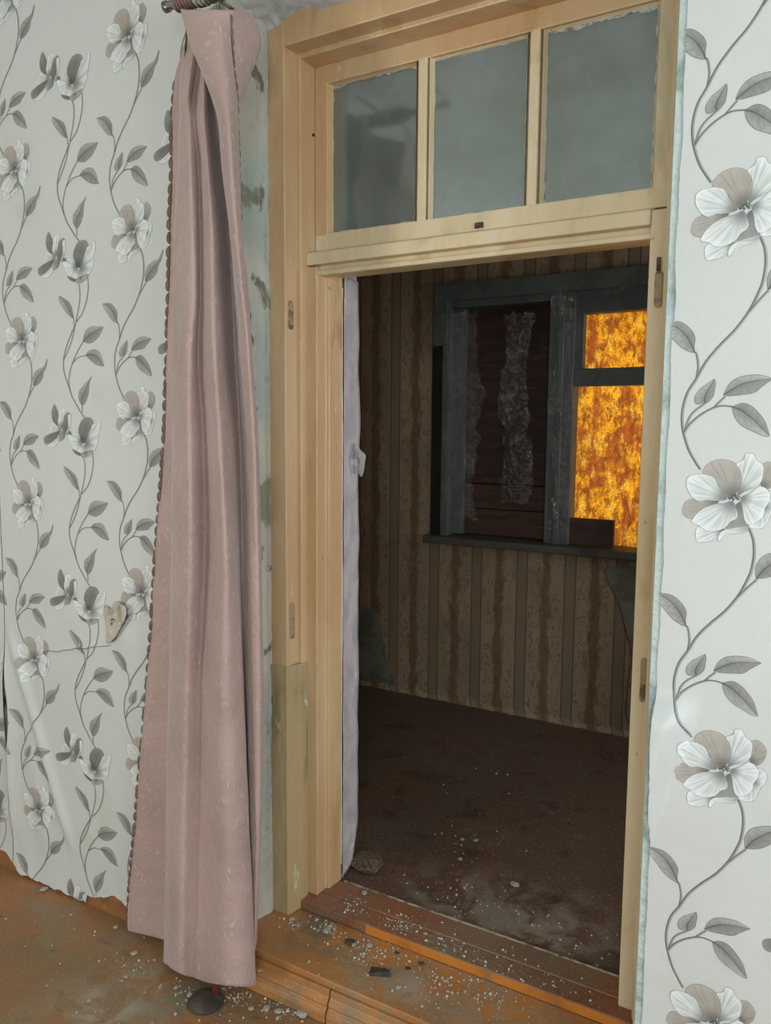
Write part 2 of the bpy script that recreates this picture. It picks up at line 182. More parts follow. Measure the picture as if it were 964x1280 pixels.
# ------------------------------------------------------------------ materials
def paper_mat(name, col, col2, stain):
    m, nt, bs = new_mat(name); v = coords(nt)
    c = mixc(nt, noise_(nt, v, 1.1, 4, .35, .7), tuple(lin(col)), tuple(lin(col2)))
    c = mixc(nt, math_(nt, 'MULTIPLY', noise_(nt, v, 3.5, 6, .58, .8, .6), .5), c, tuple(lin(stain)))
    fine = coords(nt, (160, 1, 6)); c = mixc(nt, math_(nt, 'MULTIPLY', noise_(nt, fine, 1.5, 3, .3, .8), .05), c, tuple(lin((255, 255, 252))))
    nt.links.new(c, bs.inputs['Base Color']); bs.inputs['Roughness'].default_value = .55
    bump(nt, bs, noise_(nt, v, 5, 5, .2, .8), .25, .01)
    return m
M_PAPER = paper_mat('floral_wallpaper_paper', (210, 213, 209), (204, 207, 202), (188, 188, 172))
def ink_mat():
    m, nt, bs = new_mat('wallpaper_ink'); a = nd(nt, 'ShaderNodeAttribute', attribute_name='ink')
    nt.links.new(a.outputs['Color'], bs.inputs['Base Color']); bs.inputs['Roughness'].default_value = .55
    return m
M_INK = ink_mat()
M_PLASTER = worn('blue_green_reveal_plaster', (184, 184, 172), [((196, 192, 178), 4.0, .42, .56), ((170, 180, 172), 2.4, .55, .66), ((136, 138, 120), 9, .56, .64), ((112, 114, 96), 14, .60, .66), ((188, 184, 168), 23, .64, .70)], .8, (35, .8, .006), (1, 1, .6))
M_WHITEWASH = worn('whitewashed_soffit_plaster', (192, 194, 192), [((150, 150, 140), 5, .46, .66), ((200, 202, 200), 11, .5, .66)], .85, (22, .5, .006))
M_WALL = worn('painted_wall_plaster', (196, 202, 198), [((170, 176, 170), 4, .45, .65)], .8)
M_CORNER = worn('pale_blue_corner_paint', (196, 212, 210), [((150, 170, 160), 6, .5, .62), ((170, 190, 205), 9, .55, .66)], .7, (60, .8, .004))
M_TAN = worn('old_tan_oil_paint', (196, 160, 118), [((204, 174, 134), 4.0, .42, .62), ((180, 144, 100), 7, .55, .68), ((226, 210, 180), 34, .70, .75), ((110, 92, 66), 60, .735, .76)], .36, (26, .45, .004), (1, 1, .35))
M_TAN_LIT = worn('lit_tan_oil_paint', (212, 192, 154), [((220, 204, 172), 4.0, .42, .62), ((198, 174, 130), 7, .55, .68), ((184, 182, 150), 5, .66, .78), ((120, 104, 80), 70, .72, .75)], .4, (30, .45, .004), (1, 1, .35))  # lighter copy of the tan paint, for frame parts that catch more light
M_PATCH = worn('greenish_tan_repair_board', (178, 154, 112), [((162, 146, 108), 4, .44, .66), ((132, 122, 92), 8, .52, .7), ((202, 196, 168), 18, .62, .7), ((90, 80, 58), 40, .70, .73)], .5, (40, .6, .004), (1, 1, .4))
edge_wear_highlight(M_TAN, (240, 214, 172)); edge_wear_highlight(M_TAN_LIT, (236, 220, 190), .6)
M_PUTTY = worn('dirty_white_putty', (176, 180, 168), [((120, 118, 104), 30, .45, .6)], .8, (60, .6, .003))
def stain_floor(name, base, layers, spots, rough, bscale):
    m, nt, bs = new_mat(name); v = coords(nt); c = tuple(lin(base))
    for (col, sc, lo, hi) in layers: c = mixc(nt, noise_(nt, v, sc, 7, lo, hi, .7), c, tuple(lin(col)))
    gm = None
    for (x, y, r, amt, col) in spots:
        mp = nd(nt, 'ShaderNodeMapping'); mp.inputs['Location'].default_value = (-x, -y, 0)
        mp.inputs['Scale'].default_value = (1, 1, 0)
        tc = nd(nt, 'ShaderNodeTexCoord'); nt.links.new(tc.outputs['Object'], mp.inputs[0])
        ln = nd(nt, 'ShaderNodeVectorMath', operation='LENGTH'); nt.links.new(mp.outputs[0], ln.inputs[0])
        g = nd(nt, 'ShaderNodeMapRange', interpolation_type='SMOOTHSTEP'); g.inputs[1].default_value = r; g.inputs[2].default_value = 0
        nt.links.new(ln.outputs['Value'], g.inputs[0])
        k = math_(nt, 'MULTIPLY', g.outputs[0], noise_(nt, v, 9, 8, .38, .62, 1.0)); k = math_(nt, 'MULTIPLY', k, amt, True)
        c = mixc(nt, k, c, tuple(lin(col)))
    # fine gritty dust specks
    c = mixc(nt, math_(nt, 'MULTIPLY', noise_(nt, v, 150, 3, .60, .70), .45), c, tuple(lin((190, 186, 172))))
    nt.links.new(c, bs.inputs['Base Color']); bs.inputs['Roughness'].default_value = rough
    bump(nt, bs, noise_(nt, v, bscale, 8, .2, .8), .4, .003)
    return m
M_FLOOR = stain_floor('worn_orange_painted_floor', (150, 108, 66), [((132, 102, 68), 2.2, .38, .66), ((140, 118, 88), 5, .48, .72), ((164, 106, 62), 1.7, .50, .74), ((104, 80, 54), 12, .60, .75)],
    [(-1.72, -.30, .26, .9, (168, 160, 142)), (-1.62, -.18, .20, .7, (120, 116, 96)), (-1.45, -.12, .25, .7, (104, 98, 80)), (-1.9, -.12, .22, .5, (140, 118, 96)), (-2.5, -.02, .3, .6, (186, 112, 74))], .5, 30)
M_STEP = stain_floor('worn_ochre_step_paint', (182, 126, 70), [((160, 120, 78), 4, .40, .66), ((138, 114, 84), 9, .5, .72), ((176, 110, 52), 3, .50, .72)],
    [(-1.06, .07, .16, .8, (164, 146, 120)), (-.95, .08, .12, .9, (172, 160, 142)), (-.7, .1, .25, .9, (160, 142, 116)), (-1.33, .14, .16, .8, (116, 100, 82)), (-1.1, .18, .2, .7, (132, 120, 100)), (-.8, .19, .25, .7, (140, 126, 104))], .38, 40)
M_SILL = stain_floor('red_brown_doorway_board', (140, 94, 66), [((128, 104, 80), 5, .45, .62), ((134, 78, 48), 3, .5, .7)], [(-1.3, .25, .15, .6, (128, 116, 98)), (-.9, .25, .3, .7, (130, 114, 96)), (-.6, .25, .3, .7, (134, 118, 102))], .5, 40)
M_RISER = worn('lit_orange_edge_paint', (196, 124, 50), [((176, 108, 46), 8, .45, .65), ((150, 110, 70), 16, .6, .7)], .35, (50, .4, .002))  # orange edge paint with its lit brightness put into the colour
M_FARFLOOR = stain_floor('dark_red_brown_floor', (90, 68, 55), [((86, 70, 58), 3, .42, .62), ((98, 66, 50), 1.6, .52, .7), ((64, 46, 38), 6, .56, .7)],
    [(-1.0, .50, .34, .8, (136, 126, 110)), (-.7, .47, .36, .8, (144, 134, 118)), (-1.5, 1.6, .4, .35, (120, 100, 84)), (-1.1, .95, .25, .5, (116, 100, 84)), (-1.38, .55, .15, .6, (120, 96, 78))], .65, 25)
M_EDGE = worn('dusty_edge_batten', (170, 158, 136), [((120, 100, 80), 30, .45, .6)], .6)
M_GAP = worn('dark_gap_fill', (26, 17, 16), [((40, 26, 22), 8, .5, .65)], .8)  # near-black colour stands in for the darkness inside gaps
M_TEAL = worn('faded_teal_window_paint', (96, 102, 96), [((82, 88, 83), 5, .42, .6), ((112, 120, 108), 14, .62, .72)], .55, (30, .5, .003))
M_BOARD = worn('dark_brown_shutter_board', (74, 50, 42), [((60, 42, 36), 3, .4, .6), ((92, 60, 44), 8, .58, .7)], .7, (30, .5, .003), (1, 1, 5))
M_BOARD2 = worn('brown_lower_board', (88, 62, 46), [((70, 50, 40), 3, .4, .6), ((104, 76, 54), 9, .56, .7)], .7, (30, .5, .003), (1, 1, 6))
M_SILLW = worn('grey_brown_window_board', (84, 78, 70), [((64, 58, 52), 6, .45, .6)], .6)
M_WHITEPAPER = worn('torn_lining_paper', (196, 190, 190), [((178, 172, 176), 8, .45, .6), ((216, 214, 208), 20, .6, .7)], .75, (25, .5, .004))
M_BROWNBAND = worn('brown_skirting_paint', (150, 100, 58), [((120, 88, 58), 9, .45, .62), ((176, 120, 80), 18, .6, .7)], .6)
M_METAL = worn('dull_curtain_rod_metal', (150, 148, 140), [((96, 92, 84), 30, .5, .62)], .35, None); M_METAL.node_tree.nodes['Principled BSDF'].inputs['Metallic'].default_value = .7
M_RUST = worn('rusty_brown_metal', (96, 74, 52), [((60, 48, 38), 60, .45, .6)], .7)
M_CHIP = worn('white_plaster_chip', (196, 192, 178), [((146, 136, 118), 40, .45, .6)], .85, (80, .5, .002))
M_SHARD = worn('dark_slate_shard', (62, 58, 52), [((90, 84, 74), 40, .5, .62)], .7)
M_TORNBACK = worn('torn_wallpaper_backing', (196, 192, 176), [((160, 152, 132), 14, .5, .64), ((214, 212, 200), 30, .55, .66)], .85, (40, .8, .004))
M_CEIL = worn('whitewashed_ceiling', (205, 208, 205), [((180, 182, 176), 3, .45, .6)], .9)

def glass_mat():
    m = bpy.data.materials.new('dusty_transom_glass'); m.use_nodes = True; nt = m.node_tree; nt.nodes.clear()
    out = nd(nt, 'ShaderNodeOutputMaterial'); v = coords(nt)
    tr = nd(nt, 'ShaderNodeBsdfTransparent'); tr.inputs[0].default_value = (.75, .8, .78, 1)
    gl = nd(nt, 'ShaderNodeBsdfGlossy'); gl.inputs['Roughness'].default_value = .09; gl.inputs[0].default_value = (.8, .9, .9, 1)
    df = nd(nt, 'ShaderNodeBsdfDiffuse'); df.inputs[0].default_value = lin((170, 178, 172))+(1,)
    m1 = nd(nt, 'ShaderNodeMixShader'); m1.inputs[0].default_value = .26
    nt.links.new(tr.outputs[0], m1.inputs[1]); nt.links.new(gl.outputs[0], m1.inputs[2])
    k = math_(nt, 'ADD', math_(nt, 'MULTIPLY', noise_(nt, v, 3, 7, .3, .75, .5), .10), .14)
    k = math_(nt, 'ADD', k, math_(nt, 'MULTIPLY', noise_(nt, v, 60, 4, .70, .78), .25))
    m2 = nd(nt, 'ShaderNodeMixShader'); nt.links.new(k, m2.inputs[0])
    nt.links.new(m1.outputs[0], m2.inputs[1]); nt.links.new(df.outputs[0], m2.inputs[2]); nt.links.new(m2.outputs[0], out.inputs[0])
    return m
M_GLASS = glass_mat()
def film_mat():
    m = bpy.data.materials.new('crumpled_plastic_film'); m.use_nodes = True; nt = m.node_tree; nt.nodes.clear()
    out = nd(nt, 'ShaderNodeOutputMaterial')
    tr = nd(nt, 'ShaderNodeBsdfTransparent'); tr.inputs[0].default_value = (.92, .92, .92, 1)
    gl = nd(nt, 'ShaderNodeBsdfGlossy'); gl.inputs['Roughness'].default_value = .13
    df = nd(nt, 'ShaderNodeBsdfDiffuse'); df.inputs[0].default_value = (.5, .5, .48, 1)
    v = coords(nt); b = nd(nt, 'ShaderNodeBump'); b.inputs['Strength'].default_value = .9; b.inputs['Distance'].default_value = .02
    nt.links.new(noise_(nt, v, 14, 6, .2, .8, 2.5), b.inputs['Height']); nt.links.new(b.outputs[0], gl.inputs['Normal'])
    m1 = nd(nt, 'ShaderNodeMixShader'); m1.inputs[0].default_value = .20
    nt.links.new(tr.outputs[0], m1.inputs[1]); nt.links.new(gl.outputs[0], m1.inputs[2])
    m2 = nd(nt, 'ShaderNodeMixShader'); m2.inputs[0].default_value = .008
    nt.links.new(m1.outputs[0], m2.inputs[1]); nt.links.new(df.outputs[0], m2.inputs[2]); nt.links.new(m2.outputs[0], out.inputs[0])
    return m
M_FILM = film_mat()
def amber_mat():
    """translucent amber cloth over the far window: lit from outside by the daylight"""
    m = bpy.data.materials.new('amber_translucent_cloth'); m.use_nodes = True; nt = m.node_tree; nt.nodes.clear()
    out = nd(nt, 'ShaderNodeOutputMaterial'); v = coords(nt)
    big = noise_(nt, coords(nt, (1.5, 1, .9)), 7, 8, .43, .57, .3, .65); mid = noise_(nt, coords(nt, (1.4, 1, .8)), 26, 8, .42, .60, .4, .7); fine = noise_(nt, v, 130, 3, .40, .58)
    c = mixc(nt, big, (1.0, .42, .018), (.40, .10, .018))
    c = mixc(nt, math_(nt, 'MULTIPLY', mid, .8), c, (.17, .040, .010))
    glow = noise_(nt, coords(nt, (1.5, 1, .7)), 13, 8, .50, .66, .3, .7)
    c = mixc(nt, math_(nt, 'MULTIPLY', glow, .75), c, (1.0, .60, .06))
    c = mixc(nt, math_(nt, 'MULTIPLY', fine, .5), c, (.20, .05, .01))
    tl = nd(nt, 'ShaderNodeBsdfTranslucent'); nt.links.new(c, tl.inputs[0])
    df = nd(nt, 'ShaderNodeBsdfDiffuse'); df.inputs[0].default_value = (.10, .04, .015, 1)
    mx = nd(nt, 'ShaderNodeMixShader'); mx.inputs[0].default_value = .25
    nt.links.new(tl.outputs[0], mx.inputs[1]); nt.links.new(df.outputs[0], mx.inputs[2]); nt.links.new(mx.outputs[0], out.inputs[0])
    return m
M_AMBER = amber_mat()
def curtain_mat():
    m, nt, bs = new_mat('dusty_pink_jacquard'); uv = nd(nt, 'ShaderNodeUVMap', uv_map='UVMap')
    # leafy jacquard: short curved strokes fanned in alternating directions, woven slightly shinier
    def strokes(rot, sx, sy, off):
        mp = nd(nt, 'ShaderNodeMapping'); mp.inputs['Rotation'].default_value = (0, 0, rot); mp.inputs['Scale'].default_value = (sx, sy, 1)
        mp.inputs['Location'].default_value = (off, off*.7, 0)
        wv = nd(nt, 'ShaderNodeTexNoise'); wv.inputs['Scale'].default_value = 9; wv.inputs['Detail'].default_value = 1
        nt.links.new(uv.outputs[0], wv.inputs['Vector'])
        ad = nd(nt, 'ShaderNodeVectorMath', operation='MULTIPLY_ADD'); nt.links.new(wv.outputs['Color'], ad.inputs[0]); ad.inputs[1].default_value = (.05, .05, 0)
        nt.links.new(uv.outputs[0], ad.inputs[2]); nt.links.new(ad.outputs[0], mp.inputs[0])
        vo = nd(nt, 'ShaderNodeTexVoronoi', feature='F1'); vo.inputs['Scale'].default_value = 1; vo.inputs['Randomness'].default_value = .8
        nt.links.new(mp.outputs[0], vo.inputs['Vector'])
        r = nd(nt, 'ShaderNodeMapRange', interpolation_type='SMOOTHSTEP'); r.inputs[1].default_value = .34; r.inputs[2].default_value = .22
        nt.links.new(vo.outputs['Distance'], r.inputs[0]); return r.outputs[0]
    s = math_(nt, 'MAXIMUM', strokes(.55, 105, 24, 0), strokes(-.6, 105, 26, 3.3))
    mask = noise_(nt, uv.outputs[0], 13, 2, .42, .56)
    s = math_(nt, 'MULTIPLY', s, mask)
    c = mixc(nt, noise_(nt, uv.outputs[0], 3, 5, .35, .7), tuple(lin((184, 158, 150))), tuple(lin((170, 145, 136))))
    c = mixc(nt, math_(nt, 'MULTIPLY', noise_(nt, uv.outputs[0], 5, 5, .62, .8), .35), c, tuple(lin((120, 98, 90))))
    c = mixc(nt, math_(nt, 'MULTIPLY', s, .38), c, tuple(lin((212, 190, 180))))
    nt.links.new(c, bs.inputs['Base Color'])
    bs.inputs['Roughness'].default_value = .5; bs.inputs['Sheen Weight'].default_value = .5; bs.inputs['Sheen Roughness'].default_value = .4
    rr = nd(nt, 'ShaderNodeMapRange'); rr.inputs[3].default_value = .48; rr.inputs[4].default_value = .32; nt.links.new(s, rr.inputs[0]); nt.links.new(rr.outputs[0], bs.inputs['Roughness'])
    h = math_(nt, 'ADD', math_(nt, 'MULTIPLY', s, .55), noise_(nt, uv.outputs[0], 16, 5, .25, .75))
    bump(nt, bs, h, .7, .004)
    return m
M_CURT = curtain_mat()
M_TRIM = worn('mauve_scalloped_trim', (128, 102, 98), [((110, 88, 84), 20, .45, .6)], .7)
def far_paper():
    m, nt, bs = new_mat('striped_beige_scroll_wallpaper'); tc = nd(nt, 'ShaderNodeTexCoord'); sp = nd(nt, 'ShaderNodeSeparateXYZ')
    nt.links.new(tc.outputs['Object'], sp.inputs[0]); v = tc.outputs['Object']
    # horizontal coordinate: x on the window wall, y on the side walls
    h = math_(nt, 'ADD', sp.outputs[0], sp.outputs[1]); per = .262
    fr = math_(nt, 'FRACT', math_(nt, 'DIVIDE', math_(nt, 'ADD', h, 9.968), per))
    dst = math_(nt, 'ABSOLUTE', math_(nt, 'SUBTRACT', fr, .5))            # 0 at centre of scroll band
    wob = noise_(nt, coords(nt, (30, 30, 9)), 1, 3, .3, .7)
    band = nd(nt, 'ShaderNodeMapRange', interpolation_type='SMOOTHSTEP'); band.inputs[1].default_value = .20; band.inputs[2].default_value = .10
    nt.links.new(math_(nt, 'ADD', dst, math_(nt, 'MULTIPLY', wob, .10)), band.inputs[0])
    c = mixc(nt, band.outputs[0], tuple(lin((158, 136, 108))), tuple(lin((122, 94, 66))))
    # plain narrow stripe flanked by thin dark lines
    st = math_(nt, 'GREATER_THAN', dst, .40); c = mixc(nt, st, c, tuple(lin((134, 114, 90))))
    ln = math_(nt, 'LESS_THAN', math_(nt, 'ABSOLUTE', math_(nt, 'SUBTRACT', dst, .39)), .014); c = mixc(nt, math_(nt, 'MULTIPLY', ln, .8), c, tuple(lin((84, 66, 50))))
    # scroll strokes
    wn = nd(nt, 'ShaderNodeTexNoise'); wn.inputs['Scale'].default_value = 1; wn.inputs['Detail'].default_value = 1; wn.inputs['Distortion'].default_value = 1.2
    nt.links.new(coords(nt, (24, 24, 14)), wn.inputs['Vector'])
    dd_ = math_(nt, 'ABSOLUTE', math_(nt, 'SUBTRACT', wn.outputs[0], .5)); ed = nd(nt, 'ShaderNodeMapRange'); ed.inputs[1].default_value = .045; ed.inputs[2].default_value = .015; nt.links.new(dd_, ed.inputs[0]); ed = ed.outputs[0]
    ed = math_(nt, 'MULTIPLY', ed, math_(nt, 'LESS_THAN', dst, .36)); c = mixc(nt, math_(nt, 'MULTIPLY', ed, .5), c, tuple(lin((90, 70, 50))))
    c = mixc(nt, math_(nt, 'MULTIPLY', noise_(nt, v, 2.5, 5, .45, .7), .5), c, tuple(lin((104, 86, 66))))
    nt.links.new(c, bs.inputs['Base Color']); bs.inputs['Roughness'].default_value = .7
    bump(nt, bs, noise_(nt, v, 7, 5, .2, .8), .5, .006)
    return m
M_FARPAPER = far_paper()
M_FARPLASTER = worn('bare_grey_plaster', (124, 122, 106), [((104, 100, 84), 8, .45, .6)], .85)

# ------------------------------------------------------------------ the setting: shell
XL, XR, YB, YF = -3.5, 2.2, -4.0, 2.2
ZF = .138      # far floor
CORN, REV = -.33, -1.55
floor = struct(box('floor', (XL, XR, YB, .02, -.06, 0), M_FLOOR, None, 0), 'worn orange brown painted floor of the near room, dusty and scuffed', 'floor')
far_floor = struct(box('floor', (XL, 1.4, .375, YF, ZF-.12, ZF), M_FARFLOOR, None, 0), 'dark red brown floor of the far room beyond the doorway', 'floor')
ceil = struct(box('ceiling', (XL, XR, YB, 0.0, 3.15, 3.25), M_CEIL, None, 0), 'whitewashed ceiling', 'ceiling')
struct(box('floor', (-1.62, -.2, .0, .374, -.02, .1105), M_BROWNBAND, None, 0), 'added solid block under the doorway step, keeping light out', 'floor')  # added block closes the hollow under the sill against light leaks
ceil2 = struct(box('ceiling', (XL, 1.4, .53, YF, 2.95, 3.05), M_CEIL, None, 0), 'ceiling of the dark far room', 'ceiling')

wall = empty('wall_front', (-1, 0, 0), 'wall with floral wallpaper around the deep doorway', 'wall'); wall['kind'] = 'structure'
# masonry left and right of the doorway, and the lintel over it
v, f = prism([(-3.6, 0), (REV, 0), (-1.515, .17), (-1.515, .38), (-1.395, .38), (-1.43, .53), (-3.6, .53)], 'z', -.05, 3.2)
fixn(obj('masonry', v, f, M_PLASTER, wall))
v, f = prism([(2.3, 0), (CORN, 0), (CORN-.02, .17), (CORN-.02, .38), (-.43, .38), (-.39, .53), (2.3, .53)], 'z', -.05, 3.2)
fixn(obj('masonry', v, f, M_CORNER, wall))
v, f = prism([(0, 2.93), (.17, 2.86), (.38, 2.86), (.38, 2.16), (.53, 2.19), (.53, 3.2), (0, 3.2)], 'x', -1.6, -.3)
fixn(obj('lintel', v, f, M_WHITEWASH, wall))
# uneven plaster skin bulging over the upper left corner of the recess (soffit)
def plaster_skin():
    V, Fc = [], []; nx, ny = 60, 14
    for i in range(nx+1):
        for j in range(ny+1):
            x = -1.60+i/nx*1.28; y = -.0+j/ny*.172
            z = 2.93-.07*y/.17 - .012 - .02*mnoise.noise(Vector((x*7, y*9, 1))) - .018*sst(-1.40, -1.56, x) - .012*mnoise.noise(Vector((x*31, y*31, 4)))*(.4+y*4)
            V.append((x, y+.001, z))
    for i in range(nx):
        for j in range(ny): a = i*(ny+1)+j; Fc.append((a, a+1, a+ny+2, a+ny+1))
    return obj('soffit_plaster', V, Fc, M_WHITEWASH, wall, True)
plaster_skin()
# uneven plaster on the left reveal, running out irregularly over the casing
def reveal_skin():
    V, Fc = [], []; nz, ny = 150, 14
    for i in range(nz+1):
        z = .09+i/nz*2.80; e = .168+.010*mnoise.noise(Vector((z*6, 2, 0)))+.006*mnoise.noise(Vector((z*25, 2, 0)))
        for j in range(ny+1):
            t = j/ny; y = e*t; x = REV+.035*y/.17+.005+.007*mnoise.noise(Vector((y*14, z*5, 3)))+.0025*mnoise.noise(Vector((y*50, z*30, 8)))
            if j == ny: x -= .004
            V.append((x, y, z))
    for i in range(nz):
        for j in range(ny): a = i*(ny+1)+j; Fc.append((a, a+1, a+ny+2, a+ny+1))
    o = obj('reveal_plaster', V, Fc, M_PLASTER, wall, True); return o
reveal_skin()
# brown painted band low on the left wall, seen where the wallpaper has come away
box('skirting_band', (-3.5, -1.56, -.004, .01, 0, .10), M_BROWNBAND, wall, 0)

# other walls of both rooms (windows open behind the camera)
def wall_open(name, axis, at, th, a0, a1, z0, z1, ho, mat, label):
    """wall with one rectangular opening ho=(a,b,c,d)"""
    a, b, c, d = ho; bs = [(a0, a, z0, z1), (b, a1, z0, z1), (a, b, z0, c), (a, b, d, z1)]
    B = [((p, q, at, at+th, r, s) if axis == 'x' else (at, at+th, p, q, r, s)) for p, q, r, s in bs]
    V, Fc = join_boxes(B); return struct(obj(name, V, Fc, mat), label)
wall_open('wall_back', 'x', YB-.1, .1, XL, XR, 0, 3.2, (-2.8, -1.9, .95, 2.55), M_WALL, 'plain painted wall behind the photographer')
wall_open('wall_right', 'y', XR, .1, YB, 0, 0, 3.2, (-2.2, -.9, .95, 2.55), M_WALL, 'plain painted wall right of the photographer')
struct(box('wall_left', (XL-.1, XL, YB, 0, 0, 3.2), M_WALL, None, 0), 'plain painted wall far to the left')
for nm, b in (('window_2', (-2.8, -1.9, YB-.07, YB-.02, .95, 2.55)), ('window_3', None)):
    fr = .045; pr = []
    if nm == 'window_2':
        x0, x1, y0, y1, z0, z1 = b
        pr = [(x0, x1, y0, y1, z0, z0+fr), (x0, x1, y0, y1, z1-fr, z1), (x0, x0+fr, y0, y1, z0, z1), (x1-fr, x1, y0, y1, z0, z1), ((x0+x1)/2-.02, (x0+x1)/2+.02, y0, y1, z0, z1)]
    else:
        pr = [(XR+.02, XR+.07, -2.2, -.9, z, z+fr) for z in (.95, 2.505)]+[(XR+.02, XR+.07, y, y+fr, .95, 2.55) for y in (-2.2, -1.57, -.945)]
    V, Fc = join_boxes(pr); struct(obj(nm, V, Fc, M_WALL), 'white framed window that lets daylight into the near room', 'window')
# far room side walls
struct(box('wall_left', (XL-.1, XL, .53, YF, 0, 3.05), M_FARPAPER, None, 0), 'striped wall on the left of the dark far room')
wall_open('wall_right', 'y', 1.4, .1, .53, YF, 0, 3.05, (1.0, 1.7, 1.15, 2.25), M_FARPAPER, 'striped wall on the right of the dark far room')
WX0, WX1, WZ0, WZ1 = -1.93, -.52, 1.06, 2.44
fw = wall_open('wall_back', 'x', YF, .30, XL, 1.4, 0, 3.05, (WX0, WX1, WZ0, WZ1), M_FARPAPER, 'dark far wall with faded brown striped wallpaper and a boarded window')
# bare plaster where far wallpaper has peeled: lower left and right under the window
def patch(name, pts, y, mat, parent, th=.004, ax='y'):
    q = spline([list(p) for p in pts], 5, True); q = [(p[0]+.008*mnoise.noise(Vector((p[0]*40, p[1]*40, 0))), p[1]+.008*mnoise.noise(Vector((p[0]*40, p[1]*40, 5)))) for p in q]
    v, f = prism([(p[0], p[1]) for p in q], 'y', y-th, y+.001); return fixn(obj(name, v, f, mat, parent))
patch('bare_plaster', [(-2.47, .15), (-2.20, .15), (-2.26, .36), (-2.30, .55), (-2.42, .62), (-2.6, .5), (-2.6, .2)], YF, M_FARPLASTER, fw)
patch('bare_plaster', [(-.98, .98), (-.90, .80), (-.84, .55), (-.83, .2), (-.5, .15), (-.4, .5), (-.5, 1.0), (-.8, 1.02)], YF, M_FARPLASTER, fw)
# crumbled wallpaper edge along the far floor
V, Fc = [], []
random.seed(3)
for i in range(70):
    x = -2.5+i*.026; h = .02+.05*abs(mnoise.noise(Vector((x*9, 0, 0))))
    V += [(x, YF-.012-random.random()*.012, ZF), (x, YF-.004, ZF+h)]
for i in range(69): Fc.append((2*i, 2*i+2, 2*i+3, 2*i+1))
obj('torn_paper_edge', V, Fc, M_FARPAPER, fw, True)

# ------------------------------------------------------------------ floral wallpaper
MOT = DATA['motif']
TONE = {'white': ((236, 240, 238), (222, 227, 225), (124, 128, 124)), 'white2': ((238, 240, 236), (222, 226, 220), (176, 178, 174)),
        'beige': ((186, 178, 168), (174, 168, 158), (112, 112, 106)), 'grey': ((176, 176, 170), (150, 151, 146), (112, 114, 110)),
        'dark': ((150, 150, 144), (128, 129, 123), (92, 94, 88))}
INK = (94, 97, 92)
def lerp(a, b, t): return tuple(x+(y-x)*t for x, y in zip(a, b))
class Print:
    def __init__(s): s.v = []; s.f = []; s.c = []
    def ribbon(s, pts, w, col, lay, taper=True):
        n = len(pts); base = len(s.v)
        for i, p in enumerate(pts):
            a = pts[max(i-1, 0)]; b = pts[min(i+1, n-1)]; dx, dy = b[0]-a[0], b[1]-a[1]; L = math.hypot(dx, dy) or 1
            ww = w[i] if isinstance(w, list) else w
            nx, ny = -dy/L*ww/2, dx/L*ww/2
            s.v += [(p[0]+nx, p[1]+ny, lay), (p[0]-nx, p[1]-ny, lay)]; c = lin(col[i] if isinstance(col, list) else col); s.c += [c, c]
        for i in range(n-1): q = base+2*i; s.f.append((q, q+1, q+3, q+2))
